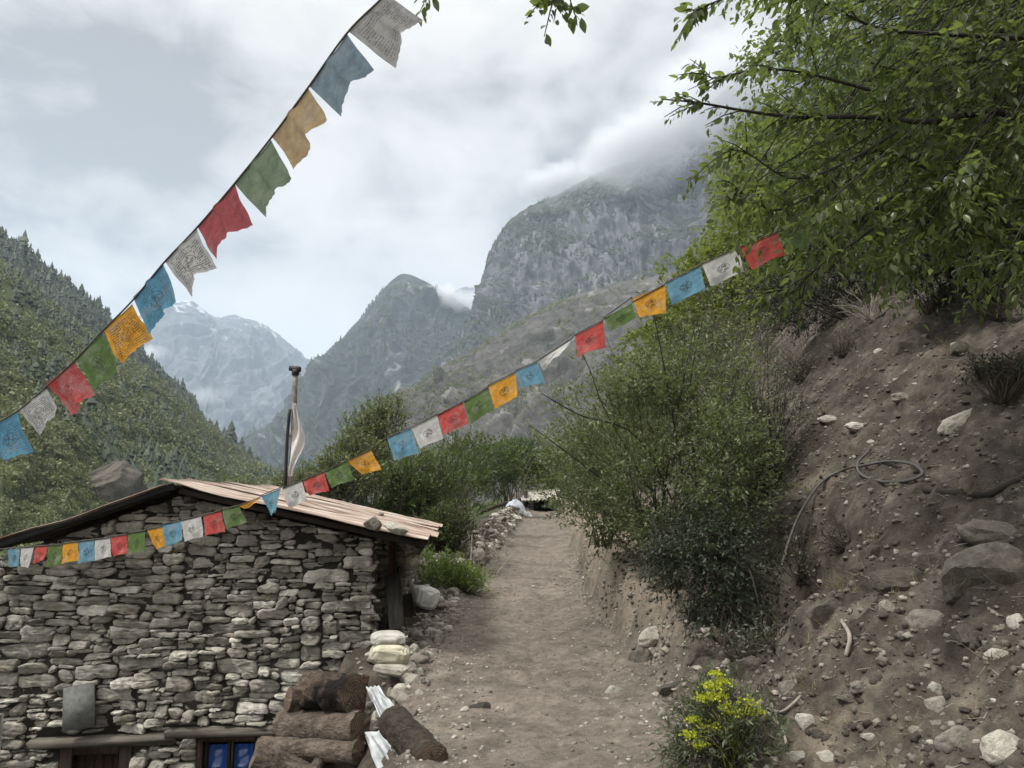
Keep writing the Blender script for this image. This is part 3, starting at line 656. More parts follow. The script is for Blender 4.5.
mb.add(np.concatenate([np.c_[xx, yy, np.full(60, Z0)], np.c_[xx, yy, np.full(60, Z1)]]), grid_faces(2, 60)); s = mb.build('curtain', mc.m, win); s.location = (0, 0, 0)
mb = MB(); box(mb, ((wx0 + wx1) / 2, WY + .33, (wz0 + wz1) / 2), (wx1 - wx0 + .1, .02, wz1 - wz0 + .1)); s = mb.build('dark_room', m_plain('room_dark', (.01, .01, .012), .9), win); s.location = (0, 0, 0)
# upright post at the left end of the wall
mb = MB(); a = P(2, 712, 8.3); box(mb, (a[0] - .02, 8.34, (a[2] + Zb) / 2), (.09, .07, a[2] - Zb), jit=.004, rng=rng, bev=.008)
o = mb.build('wooden_post', M_greywood); tag(o, 'grey wooden post standing against the left end of the stone wall', 'post')
# slate slab and a rusty long stone
mb = MB(); q = [P(*c) for c in ((64, 729, 8.36), (95, 726, 8.36), (95, 683, 8.42), (66, 687, 8.42))]
q = np.array(q); mid = [(q[i] + q[(i + 1) % 4]) / 2 + np.array([0, 0, (-.012, .0, .01, .0)[i]]) for i in range(4)]
ring = np.array([z for i in range(4) for z in (q[i], mid[i])]); 
mb.add(np.vstack([ring, ring + [0, .035, 0]]), [np.array([[7, 6, 5, 4, 3, 2, 1, 0][::-1], [8 + i for i in (7, 6, 5, 4, 3, 2, 1, 0)]]), np.array([[i, 8 + i, 8 + (i + 1) % 8, (i + 1) % 8] for i in range(8)])])
o = mb.build('slate_slab', M_slate); tag(o, 'flat grey slate slab set upright on the wall above the door lintel', 'slab')
# ---- roof
def m_roof():
    m = Mat('roof_tin'); co = m.coord('Object'); st = m.coord('Object', (0.7, 7, 0.7)); n = m.noise(st, 1.6, 6, 0.6, .3); n2 = m.noise(co, 3, 6, .65)
    c = m.ramp(n, [(0.36, (0.13, 0.075, 0.055)), (0.46, (0.27, 0.19, 0.15)), (0.56, (0.39, 0.33, 0.275)), (0.70, (0.54, 0.50, 0.44))])
    c = m.mix(.6, c, m.ramp(n2, [(0.3, (.62, .56, .52)), (.65, (1.1, 1.1, 1.1))]), 'MULTIPLY')
    return m.pbr(c, 0.7, m.bump(n2, .3, .01), .3)
M_roof = m_roof()
def roof_slope(name, A, B, y0, y1, lift, nlap, rngs, xa=0.0, xb=0.0):
    """sheets laid from A (ridge) to B (eave), corrugations running downhill"""
    mb = MB(); r = np.random.default_rng(rngs); d = B - A; L = math.hypot(d[0], d[2]); ux, uz = d[0] / L, d[2] / L; nx, nz = (-uz, ux) if ux > 0 else (uz, -ux)
    W_ = (y1 - y0) / nlap
    for k in range(nlap):
        ya, yb = y0 + k * W_ - .03, y0 + (k + 1) * W_ + .03; nyv = 25; ns = 14
        s0, s1 = -xa + r.uniform(-.06, .06), L + xb + r.uniform(-.05, .04); up = .012 * (k % 2) + r.uniform(0, .008); tw = r.uniform(-.03, .03)
        S, Yv = np.meshgrid(np.linspace(s0, s1, ns), np.linspace(ya, yb, nyv), indexing='ij')
        h = lift + up + .011 * np.sin(Yv * 2 * np.pi / .09) + .02 * vn(S * 2, Yv * 1.5, seed=rngs + k) + tw * (Yv - (ya + yb) / 2) + .02 * np.clip((S - L + .3) / .3, 0, 1) * r.uniform(-1, .6)
        X = A[0] + ux * S + nx * h; Z = A[2] + uz * S + nz * h
        V = np.stack([X, Yv, Z], -1).reshape(-1, 3); V2 = V - np.array([nx, 0, nz]) * .006
        f = grid_faces(ns, nyv); n = len(V)
        e = np.concatenate([np.arange(nyv), np.arange(nyv - 1, ns * nyv, nyv)[1:], np.arange(ns * nyv - 2, (ns - 1) * nyv - 1, -1), np.arange((ns - 2) * nyv, 0, -nyv)])
        rim = np.stack([e, np.roll(e, -1), np.roll(e, -1) + n, e + n], 1)
        mb.add(np.vstack([V, V2]), [f, f[:, ::-1] + n, rim])
    return mb.build(name, M_roof, house)
roof = roof_slope('roof', ridge, eaveR, 8.18, BACK, .05, 7, 60, xa=.10, xb=.02)
r2 = roof_slope('roof', ridge, eaveL, 8.16, BACK, .03, 7, 70, xa=-.04, xb=.05)
mb = MB()                               # rafters and purlins
for sgn, A, B in ((1, ridge, eaveR), (-1, ridge, eaveL)):
    d = B - A; L = math.hypot(d[0], d[2]); ang = -math.atan2(d[2], d[0])
    for y in np.linspace(8.30, BACK - .1, 6):
        c = (A + B) / 2; box(mb, (c[0], y, c[2] - .03), (L - .12, .08, .06), rotm('y', ang), .006, rng)
for t in (.06, .35, .66, .95):
    q = ridge + (eaveR - ridge) * t; box(mb, (q[0], (8.22 + BACK) / 2, q[2] - .11), (.07, BACK - 8.22, .07), jit=.006, rng=rng)
mb.build('rafters', m_plain('roof_timber', (.035, .028, .023), .9), house)
mb = MB()                               # dark verge board under the left slope
d = eaveL - ridge; L = math.hypot(d[0], d[2]); c = (ridge + eaveL) / 2
box(mb, (c[0], 8.19, c[2] - .01), (L + .05, .03, .065), rotm('y', -math.atan2(d[2], d[0]) + math.pi), .003, rng); mb.build('verge_board', m_plain('verge', (.03, .03, .032), .8), house)
# chimney pipe with cowl and scrap of white cloth
cy = 10.6; c0 = hinv(P(290, 480, cy)); c1 = hinv(P(295.5, 373, cy)); c0[2] -= .12; cy = c0[1]
M_pipe = m_plain('sooty_tin', (.22, .20, .18), .6, .4, .5, 14, .3); M_blk = m_plain('black_tin', (.012, .012, .013), .6, .4)
mb = MB(); tube(mb, spline([c0, (c0 + c1) / 2 + [.012, 0, 0], c1], 9), .034, 12); ch = mb.build('chimney', M_pipe, house, True)
mb = MB(); tube(mb, spline([c0 + [-.055, -.03, 0], (c0 + c1) / 2 + [-.06, -.03, -.1], c1 + [-.05, -.03, -.5]], 9), .022, 8); s = mb.build('prop_pole', M_blk, ch, True); s.location = (0, 0, 0)
mb = MB(); tube(mb, [c1 + [0, 0, -.03], c1 + [0, 0, .05]], .05, 12); tube(mb, [c1 + [-.085, 0, .065], c1 + [.05, 0, .05], c1 + [.07, 0, .05]], [.035, .045, .035], 10); s = mb.build('cowl', M_blk, ch, True); s.location = (0, 0, 0)
mb = MB(); tube(mb, spline([c0 + [-.03, 0, .70], c0 + [.05, -.03, .74], c0 + [.05, .03, .66], c0 + [-.03, .02, .69]], 9), .01, 6); s = mb.build('clamp', M_pipe, ch); s.location = (0, 0, 0)
n1_, n2_ = 26, 9; T, U = np.meshgrid(np.linspace(0, 1, n1_), np.linspace(-1, 1, n2_), indexing='ij')
wd = .028 + .06 * np.exp(-((T - .55) / .22) ** 2)
bx = c1[0] + .02 + (c0[0] - c1[0]) * (.35 + .65 * T) + .075 * np.sin(np.pi * np.clip(T * 1.05, 0, 1)) ** 1.5
V = np.stack([bx + U * wd, np.full_like(T, cy - .06) + .03 * np.sin(U * 4 + T * 9), c1[2] - .42 - 1.0 * T * .98], -1)
mb = MB(); mb.add(V.reshape(-1, 3), grid_faces(n1_, n2_)); s = mb.build('cloth_strip', m_plain('dirty_cloth', (.55, .54, .52), .9, .1, .15), ch, True); s.location = (0, 0, 0)

# ------------------------------------------------------------------ rocks
def rock_mesh(name, seed, sub=3, ang=0.5, cuts=9, mat=None):
    r = np.random.default_rng(seed); v, f = ICO[sub]; v = v.copy()
    v *= (1 + .22 * fbm(v[:, 0] * 1.3 + seed, v[:, 1] * 1.3, v[:, 2] * 1.3, 3, seed))[:, None]
    for _ in range(cuts):
        n = r.normal(size=3); n /= np.linalg.norm(n); d = r.uniform(.55, .92); h = v @ n - d
        v -= np.where(h > 0, h * ang * 1.7, 0)[:, None].clip(0, 1) * n
    v *= (1 + .05 * fbm(v[:, 0] * 5, v[:, 1] * 5, v[:, 2] * 5, 3, seed + 5))[:, None]
    me = bpy.data.meshes.new(name); me.from_pydata(v.tolist(), [], f.tolist()); me.materials.append(mat)
    me.polygons.foreach_set('use_smooth', np.full(len(f), ang < 0.4)); me.update(); return me
M_rk = m_rock('grey_rock', (.14, .125, .105), (.24, .22, .19), (.36, .335, .29), 3.5, bumps=.55)
M_rkpale = m_rock('pale_rock', (.34, .32, .275), (.44, .42, .37), (.55, .53, .475), 4, bumps=.5)
M_rkdark = m_rock('dark_rock', (.065, .058, .048), (.105, .094, .078), (.15, .135, .112), 3, bumps=.6)
RK = [rock_mesh('rock', 100 + i, 3, .55, 10, M_rk) for i in range(9)]; RKP = [rock_mesh('rock', 200 + i, 3, .5, 9, M_rkpale) for i in range(7)]; RKD = [rock_mesh('rock', 300 + i, 3, .55, 9, M_rkdark) for i in range(5)]
rr = np.random.default_rng(77)
def rock(u, v, w, h, label, meshes=RK, group=None, name='rock', sink=.12, rot=None, Y=None, depth=.8, cat='rock'):
    """a stone about w x h pixels across, lying where that pixel meets the ground"""
    if Y is None: p, ok = hit(u, v)
    else: p, ok = P(u, v, Y), True
    s = p[1] / F; sx, sz = w * s / 2, h * s / 2
    o = bpy.data.objects.new(name, meshes[int(rr.integers(len(meshes)))]); C.objects.link(o)
    o.location = p + np.array([0, sx * .15, -sz * sink + .0]); o.scale = (sx * 1.12, (sx + sz) / 2 * depth, sz * 1.12)
    o.rotation_euler = (rr.uniform(-.25, .25), rot if rot is not None else rr.uniform(-.15, .15), rr.uniform(-.3, .3))
    return tag(o, label, cat, group)

# turn the house with everything fixed to it a few degrees, as it stands
def hrot(o):
    p = np.array(o.location) - HC; c, s = math.cos(HA), math.sin(HA)
    o.location = HC + np.array([c * p[0] - s * p[1], s * p[0] + c * p[1], p[2]]); o.rotation_euler.z += HA
def hpt(p): 
    p = np.asarray(p, float) - HC; c, s = math.cos(HA), math.sin(HA); return HC + np.array([c * p[0] - s * p[1], s * p[0] + c * p[1], p[2]])
house.rotation_euler.z = HA
for o in list(SC.objects):
    if o.parent is None and o.type == 'MESH' and o.get('category') in ('board', 'slab', 'post'): hrot(o)
# stones holding the roof down
def roof_rock(u, v, w, h, label, meshes):
    Ys = np.linspace(8.3, 12, 600); n = np.array([-slR, 0, 1.0])
    best = None
    for y in Ys:
        p = P(u, v, y); c, s = math.cos(-HA), math.sin(-HA); q = p - HC; q = HC + np.array([c * q[0] - s * q[1], s * q[0] + c * q[1], q[2]])
        dz = q[2] - (ridge[2] + slR * (q[0] - ridge[0]) + .06)
        if best is None or abs(dz) < best[0]: best = (abs(dz), p)
    p = best[1]; s = p[1] / F
    o = bpy.data.objects.new('rock', meshes[int(rr.integers(len(meshes)))]); C.objects.link(o); o.location = p + np.array([0, 0, h * s * .22]); o.scale = (w * s / 2 * 1.1, w * s / 2, h * s / 2 * 1.15); o.rotation_euler = (0, R(14), rr.uniform(0, 1))
    tag(o, label, 'rock')
roof_rock(373, 526, 19, 13, 'brownish-grey stone weighing down the edge of the tin roof', RK)
roof_rock(396, 531, 24, 11, 'white stone weighing down the tin roof next to a brown stone', RKP)
roof_rock(381, 516, 7, 5, 'tiny stone on the upper edge of the tin roof', RK)

# ------------------------------------------------------------------ firewood pile
def m_bark(name, a, b, char=0.0):
    m = Mat(name); co = m.coord('Object'); n = m.noise(m.coord('Object', (2.5, 9, 9)), 2.6, 7, .7, .5); n2 = m.noise(co, 9, 6, .7); n3 = m.noise(co, 38, 4, .7)
    c = m.ramp(n, [(.3, a), (.7, b)]); c = m.mix(.7, c, m.ramp(n2, [(.33, (.35, .33, .3)), (.6, (1.25, 1.22, 1.2))]), 'MULTIPLY')
    c = m.mix(m.ramp(n3, [(.60, (0, 0, 0)), (.70, (.55, .55, .55))]), c, (b[0] * 2.0, b[1] * 2.0, b[2] * 2.0))
    if char: c = m.mix(m.ramp(m.noise(co, 3.3, 5, .6), [(.46, (0, 0, 0)), (.56, (char, char, char))]), c, (.012, .011, .010))
    return m.pbr(c, .95, m.bump(m.math('ADD', n, m.math('ADD', m.math('MULTIPLY', n2, .8), m.math('MULTIPLY', n3, .3))), 1.0, .06), .15)
M_bark = m_bark('bark', (.070, .055, .044), (.25, .205, .168)); M_barkchar = m_bark('charred_bark', (.06, .046, .037), (.18, .14, .112), .95); M_barkdark = m_bark('dark_bark', (.035, .03, .024), (.10, .085, .066))
def m_end(name, a, b):
    m = Mat(name); tc = m.n('ShaderNodeTexCoord'); sp = m.n('ShaderNodeSeparateXYZ'); m.l(tc.outputs['Generated'], sp.inputs[0]); q = lambda o: m.math('POWER', m.math('SUBTRACT', o, .5), 2.0); nn = m.noise(m.coord('Object'), 9, 5, .6); rr2 = m.math('ADD', m.math('SQRT', m.math('ADD', q(sp.outputs[1]), q(sp.outputs[2]))), m.math('MULTIPLY', nn, .10)); n = m.math('ADD', m.math('MULTIPLY', m.math('SINE', m.math('MULTIPLY', rr2, 75.0)), .13), nn); return m.pbr(m.ramp(n, [(.3, a), (.7, b)]), .9, m.bump(n, .4, .01), .15)
M_end = m_end('cut_wood', (.07, .05, .038), (.18, .135, .10))
def log(p0, p1, r0, r1, label, mat, seed, k=36, n=44, lump=.09, group='firewood logs stacked in front of the house'):
    p0, p1 = np.asarray(p0, float), np.asarray(p1, float); c = (p0 + p1) / 2
    t = np.linspace(0, 1, n); pts = p0 + (p1 - p0) * t[:, None]; ax = (p1 - p0) / np.linalg.norm(p1 - p0)
    a = np.cross(ax, [0, 0, 1.0]); a /= np.linalg.norm(a); b = np.cross(a, ax); an = np.linspace(0, 2 * np.pi, k, endpoint=False)
    T, A = np.meshgrid(t, an, indexing='ij'); rad = (r0 + (r1 - r0) * T) * (1 + lump * fbm(np.cos(A) * 1.6 + seed, np.sin(A) * 1.6, T * 5, 4, seed) + .08 * fbm(np.cos(A) * 6, np.sin(A) * 6 + seed, T * 9, 3, seed + 1, ridged=True))
    V = pts[:, None] + rad[..., None] * (np.cos(A)[..., None] * a + np.sin(A)[..., None] * b)
    mb = MB(); i = np.arange(n - 1)[:, None] * k; j = np.arange(k)[None]; j2 = (j + 1) % k
    mb.add(V.reshape(-1, 3), np.stack([i + j, i + k + j, i + k + j2, i + j2], -1).reshape(-1, 4))
    o = mb.build('log', mat, smooth=True, loc=c)
    for e, rev in ((0, False), (n - 1, True)):
        r2 = V[e]; cc = pts[e] + ax * (.012 if rev else -.012); inner = cc + (r2 - cc) * .55 + rr.normal(0, .006, r2.shape)
        q = np.vstack([r2, inner, cc[None]]); kk = np.arange(k); k2 = (kk + 1) % k
        f4 = np.stack([kk, k2, k2 + k, kk + k], 1); f3 = np.stack([kk + k, k2 + k, np.full(k, 2 * k)], 1)
        if rev: f4, f3 = f4[:, ::-1], f3[:, ::-1]
        m2 = MB(); m2.add(q, [f4, f3]); s = m2.build('cut_end', M_end, o); 
    return tag(o, label, 'log', group)
LY_ = 6.75
def lp(u, v, y=LY_): return P(u, v, y)
log(lp(307, 690, 7.0), lp(354, 693, 6.78), .148, .143, 'charred log with a burnt hollow, topmost of the firewood pile', M_barkchar, 1, lump=.22)
log(lp(283, 726, 7.05), lp(360, 728, 6.7), .130, .130, 'thick reddish-brown log lying under the charred log', M_bark, 2)
log(lp(262, 747, 6.95), lp(358, 752, 6.6), .085, .088, 'thin dark log third from the top of the firewood pile', M_bark, 3)
log(lp(254, 757, 6.6), lp(322, 782, 6.75), .105, .11, 'long pale-barked log sloping at the pile front', M_bark, 4)
log(lp(306, 784, 6.5), lp(322, 757, 6.7), .05, .045, 'short split stick standing up at the pile front', M_bark, 5, k=10)
log(lp(318, 771), lp(358, 773, 6.95), .075, .075, 'short brown log lowest at the right of the pile', M_bark, 6)
log(lp(250, 782), lp(350, 797, 6.9), .12, .12, 'brown log at the bottom of the pile, half out of view', M_bark, 7)
log(lp(288, 699, 7.0), lp(312, 701, 7.1), .10, .10, 'pale log stub behind the charred log', M_bark, 8)
log(lp(362, 676, 7.0), lp(356, 727, 6.85), .055, .05, 'reddish split slab leaning upright against the pile end', m_bark('split_wood', (.08, .045, .032), (.17, .105, .075)), 9, lump=.25)
log(lp(366, 733, 6.9), lp(392, 776, 6.5), .04, .035, 'thin grey pole slanting down beside the tin sheet', M_barkdark, 10, k=10)
log(lp(394, 722, 5.95), lp(432, 763, 5.25), .118, .112, 'thick dark log leaning by itself right of the pile', M_barkdark, 12, lump=.12)
# crumpled pale tin sheets between the logs
def sheet(corners, label, seed, wave=.025):
    q = [np.asarray(P(*c)) for c in corners]; n = 26; S, T = np.meshgrid(np.linspace(0, 1, n), np.linspace(0, 1, n), indexing='ij')
    V = (q[0] * ((1 - S) * (1 - T))[..., None] + q[1] * (S * (1 - T))[..., None] + q[2] * (S * T)[..., None] + q[3] * ((1 - S) * T)[..., None])
    nn = np.cross(q[1] - q[0], q[3] - q[0]); nn /= np.linalg.norm(nn)
    V = V + nn * (wave * (np.sin(S * 21 + seed) * .25 + 1.3 * vn(S * 4, T * 4, seed=seed)))[..., None]
    f = grid_faces(n, n); V = V.reshape(-1, 3); mb = MB(); mb.add(np.vstack([V, V + nn * .004]), [f, f[:, ::-1] + n * n])
    o = mb.build('metal_sheet', m_plain('pale_tin_%d' % seed, (.42, .44, .44), .45, .5, .5, 7, .25), smooth=True)
    return tag(o, label, 'sheet')
sheet([(366, 688, 6.75), (379, 686, 6.75), (403, 718, 6.3), (384, 727, 6.3)], 'crumpled pale metal sheet wedged behind the leaning dark log', 3)
sheet([(362, 734, 6.5), (384, 728, 6.3), (420, 775, 5.7), (384, 785, 5.8)], 'pale metal sheet lying low between pile and leaning log', 8)

# ------------------------------------------------------------------ sacks
def sack(u, v, Y, w, h, d, label, col, seed, rz=0.0, tilt=0.0, name='sack'):
    v0, f = ICO[4]; x, y, z = v0.T; sq = lambda t, e: np.sign(t) * np.abs(t) ** e
    V = np.stack([sq(x, .42), sq(y, .55), sq(z, .6)], 1)
    V[:, 2] = V[:, 2] * (1 - .35 * np.abs(V[:, 0]) ** 4) - .14 * np.abs(V[:, 0]) ** 2
    V = V * (1 + .07 * fbm(v0[:, 0] * 2 + seed, v0[:, 1] * 2, v0[:, 2] * 2, 3, seed))[:, None] + .07 * (fbm(v0[:, 0] * 4, v0[:, 1] * 4 + seed, v0[:, 2] * 4, 4, seed, ridged=True))[:, None] * v0
    c = P(u, v, Y); V = V * np.array([w, d, h]) * (Y / F) * np.array([.5, .5, .5]); V = V @ (rotm('z', rz) @ rotm('y', tilt)).T
    mb = MB(); mb.add(V + c, f)
    m = Mat('sack_cloth_%d' % seed); n = m.noise(m.coord('Object'), 7, 6, .6); wv = m.noise(m.coord('Object', (60, 60, 60)), 1.0, 2)
    cc = m.mix(.8, col, m.ramp(n, [(.3, (.6, .57, .52)), (.6, (1.1, 1.1, 1.1))]), 'MULTIPLY'); mt = m.pbr(cc, .75, m.bump(m.math('ADD', n, m.math('MULTIPLY', wv, .3)), .5, .02), .3)
    o = mb.build(name, mt, smooth=True, loc=c); 
    # tied mouth of the sack
    e = c + (rotm('z', rz) @ rotm('y', tilt)) @ np.array([w * .47 * Y / F, 0, 0]); dr_ = (rotm('z', rz) @ rotm('y', tilt)) @ np.array([1, 0, 0.1])
    mb = MB(); tube(mb, [e - dr_ * .04, e + dr_ * .01, e + dr_ * .035], [h * .16 * Y / F, h * .08 * Y / F, h * .13 * Y / F], 10); mb.build('sack_neck', mt, o, True)
    return tag(o, label, 'sack', 'filled sacks beside the house')
sack(388, 638, 7.75, 33, 11, 34, 'pale grey sack, topmost of the stack by the porch', (.40, .385, .355), 1, .2)
sack(390, 653, 7.65, 38, 18, 36, 'cream yellowish sack in the middle of the stack', (.46, .43, .33), 2, .1, .05)
sack(395, 667, 7.6, 36, 12, 36, 'dusty white sack at the bottom of the stack', (.38, .36, .31), 3, -.2, .1)
sack(424, 597, 11.2, 21, 25, 24, 'upright white sack standing at the rear porch corner', (.62, .62, .61), 4, .5, R(-75))
for k, (u, v, w, h) in enumerate(((421, 612, 20, 12), (428, 618, 12, 8), (416, 620, 14, 10))): rock(u, v, w, h, 'grey stone under the upright white sack', RK, 'stones under the white sack', Y=11.2)

# ------------------------------------------------------------------ hut at the far end of the path
HY = 44.0; hut = thing('hut', tuple(P(540, 508, HY)), 'small low shed with a pale tin roof at the end of the path', 'hut')
a, b = P(521, 499, HY), P(556, 498, HY); zg = P(540, 516, HY)[2]; x0, x1, zt_ = a[0] + .15, b[0] + .3, P(540, 500, HY)[2]
mb = MB(); rg = np.random.default_rng(4); 
masonry(mb, [(x0, zg - .6), (x0 + .55, zg - .6), (x0 + .55, zt_), (x0, zt_)], [], lambda p, q, d: np.stack([p, HY - d, q], -1), rg, cell=(.1, .09))
masonry(mb, [(x1 - .45, zg - .6), (x1, zg - .6), (x1, zt_), (x1 - .45, zt_)], [], lambda p, q, d: np.stack([p, HY - d, q], -1), rg, cell=(.1, .09)); mb.build('wall', M_wall, hut)
mb = MB(); box(mb, ((x0 + x1) / 2, HY + 2.2, (zg + zt_) / 2), (x1 - x0 + .02, .2, zt_ - zg + 1)); box(mb, (x0 + .12, HY + 1.15, (zg + zt_) / 2), (.2, 2.0, zt_ - zg + 1)); box(mb, (x1 - .12, HY + 1.15, (zg + zt_) / 2), (.2, 2.0, zt_ - zg + 1)); box(mb, ((x0 + x1) / 2, HY + 1.9, zg + .3), (x1 - x0 - .5, .05, 1.4)); mb.build('back_wall', M_mortar, hut)
q0, q1 = P(519, 500.5, HY - .4), P(561, 499, HY - .4); q2, q3 = P(528, 490, HY + 2.6), P(560, 489, HY + 2.6)
S, T = np.meshgrid(np.linspace(0, 1, 60), np.linspace(0, 1, 6), indexing='ij'); V = (q0 * ((1 - S) * (1 - T))[..., None] + q1 * (S * (1 - T))[..., None] + q3 * (S * T)[..., None] + q2 * ((1 - S) * T)[..., None]); V[..., 2] += .03 * np.sin(S * 75)
V = V.reshape(-1, 3); f = grid_faces(60, 6); mb = MB(); mb.add(np.vstack([V, V - [0, 0, .04]]), [f, f[:, ::-1] + 360]); mb.build('roof', m_plain('hut_tin', (.46, .43, .37), .6, .3, .3, 1.5), hut)
# bluish tarp heap in front of the hut
def tarp(u, v, Y, w, h, label, col, seed):
    n = 24; S, T = np.meshgrid(np.linspace(-1, 1, n), np.linspace(-1, 1, n), indexing='ij'); c = P(u, v, Y); s = Y / F
    r = np.sqrt(S ** 2 + T ** 2); H = np.clip(1 - r ** 2, 0, 1) ** .7 * (1 + .5 * fbm(S * 2.5 + seed, T * 2.5, o=3, seed=seed, ridged=True))
    V = np.stack([c[0] + S * w * s / 2, c[1] + T * w * s / 2.5, c[2] - h * s * .5 + H * h * s], -1); mb = MB(); mb.add(V.reshape(-1, 3), grid_faces(n, n))
    return tag(mb.build('tarpaulin', m_plain('tarp_%d' % seed, col, .6, .4, .35, 3), smooth=False), label, 'tarp')
tarp(515, 507, 40, 22, 10, 'crumpled bluish-white tarpaulin on the rubble before the shed', (.50, .54, .60), 2)
tarp(527, 517, 37, 14, 7, 'crumpled white tarpaulin at the end of the rubble row', (.62, .63, .62), 5)
mb = MB(); tube(mb, spline([P(482, 512, 38), P(500, 505, 40), P(520, 500, 42)], 10), .10, 8); tag(mb.build('pole', M_barkdark, smooth=True), 'dark pole lying on top of the rubble wall', 'pole')

# ------------------------------------------------------------------ prayer flags
def m_flag(name, col, ink, text, emblem, trans=.45):
    m = Mat('flag_' + name); uv = m.n('ShaderNodeUVMap'); uv.uv_map = 'UVMap'; sp = m.n('ShaderNodeSeparateXYZ'); m.l(uv.outputs[0], sp.inputs[0]); U, V = sp.outputs[0], sp.outputs[1]
    off = m.math('MULTIPLY', m.objrand(), 50.0)
    rows = 17.0; vr = m.math('MULTIPLY', V, rows); fr = m.math('FRACT', vr); rid = m.math('FLOOR', vr)
    line = m.math('MULTIPLY', m.math('GREATER_THAN', fr, .30), m.math('LESS_THAN', fr, .86))
    cv = m.n('ShaderNodeCombineXYZ'); m.l(m.math('MULTIPLY', U, 42.0), cv.inputs[0]); m.l(m.math('ADD', m.math('MULTIPLY', rid, 3.17), m.math('MULTIPLY', fr, .8)), cv.inputs[1]); m.l(off, cv.inputs[2])
    gl = m.noise(cv.outputs[0], 1.0, 2, .6); glyph = m.math('GREATER_THAN', gl, .47)
    def band(x, a, b): return m.math('MULTIPLY', m.math('GREATER_THAN', x, a), m.math('LESS_THAN', x, b))
    marg = m.math('MULTIPLY', band(U, .09, .91), band(V, .10, .92))
    du = m.math('ABSOLUTE', m.math('SUBTRACT', U, .5)); dv = m.math('ABSOLUTE', m.math('SUBTRACT', V, .5))
    ctr = m.math('MULTIPLY', m.math('LESS_THAN', du, .17), m.math('LESS_THAN', dv, .20))
    txt = m.math('MULTIPLY', m.math('MULTIPLY', m.math('MULTIPLY', line, glyph), marg), m.math('SUBTRACT', 1.0, ctr))
    ce = m.n('ShaderNodeCombineXYZ'); m.l(m.math('MULTIPLY', U, 16.0), ce.inputs[0]); m.l(m.math('MULTIPLY', V, 16.0), ce.inputs[1]); m.l(off, ce.inputs[2])
    en = m.noise(ce.outputs[0], 1.0, 3, .6, .8); rr_ = m.math('SQRT', m.math('ADD', m.math('POWER', m.math('SUBTRACT', U, .5), 2.0), m.math('POWER', m.math('SUBTRACT', V, .5), 2.0)))
    body = m.math('MULTIPLY', m.math('GREATER_THAN', en, .50), m.math('LESS_THAN', rr_, .155)); ring = m.math('MULTIPLY', band(rr_, .165, .185), m.math('GREATER_THAN', en, .40))
    ink_f = m.math('ADD', m.math('MULTIPLY', txt, text), m.math('MULTIPLY', m.math('ADD', body, ring), emblem), True)
    wv = m.noise(m.coord('UV', (1, 1, 1)), 5, 5, .6); cs_ = m.n('ShaderNodeCombineXYZ'); m.l(U, cs_.inputs[0]); m.l(V, cs_.inputs[1]); m.l(off, cs_.inputs[2])
    c = m.mix(1.0, col, m.ramp(wv, [(.3, (.66, .66, .66)), (.7, (1.12, 1.12, 1.12))]), 'MULTIPLY'); c = m.mix(m.ramp(m.noise(cs_.outputs[0], 2.2, 4, .6), [(.50, (0, 0, 0)), (.72, (.38, .38, .38))]), c, (.42, .41, .38)); c = m.mix(ink_f, c, ink); c = m.mix(m.math('MULTIPLY', m.math('LESS_THAN', V, .055), .45), c, (col[0] * .4, col[1] * .4, col[2] * .4))
    d = m.n('ShaderNodeBsdfDiffuse'); m.l(c, d.inputs[0]); t = m.n('ShaderNodeBsdfTranslucent'); m.l(c, t.inputs[0]); mx = m.n('ShaderNodeMixShader'); mx.inputs[0].default_value = trans
    m.l(d.outputs[0], mx.inputs[1]); m.l(t.outputs[0], mx.inputs[2]); m.l(mx.outputs[0], m.out.inputs['Surface']); return m.m
FC = {'white': (.58, .575, .55), 'blue': (.16, .33, .44), 'yellow': (.68, .34, .05), 'green': (.13, .195, .07), 'red': (.52, .095, .085)}
FCA = {'white': (.50, .50, .49), 'blue': (.12, .29, .42), 'yellow': (.66, .33, .05), 'green': (.13, .21, .075), 'red': (.50, .085, .085)}
INK = (.05, .045, .05)
MFA = {k: m_flag('upper_' + k, c, INK, .72 if k in ('white', 'yellow') else .45, .6, .5) for k, c in FCA.items()}
MFB = {k: m_flag('lower_' + k, c, INK, .12, .75, .4) for k, c in FC.items()}
M_faded = {'white': m_flag('top_white', (.46, .455, .45), INK, .5, 0.0, .62), 'blue': m_flag('top_blue', (.24, .315, .375), INK, .12, .15, .62), 'yellow': m_flag('top_tan', (.50, .37, .22), INK, .10, .10, .62), 'green': m_flag('top_green', (.21, .28, .19), INK, .08, .08, .62), 'red': m_flag('top_red', (.43, .115, .13), INK, .3, .1, .62)}
M_cord = m_plain('cord_fibre', (.10, .09, .08), .9)
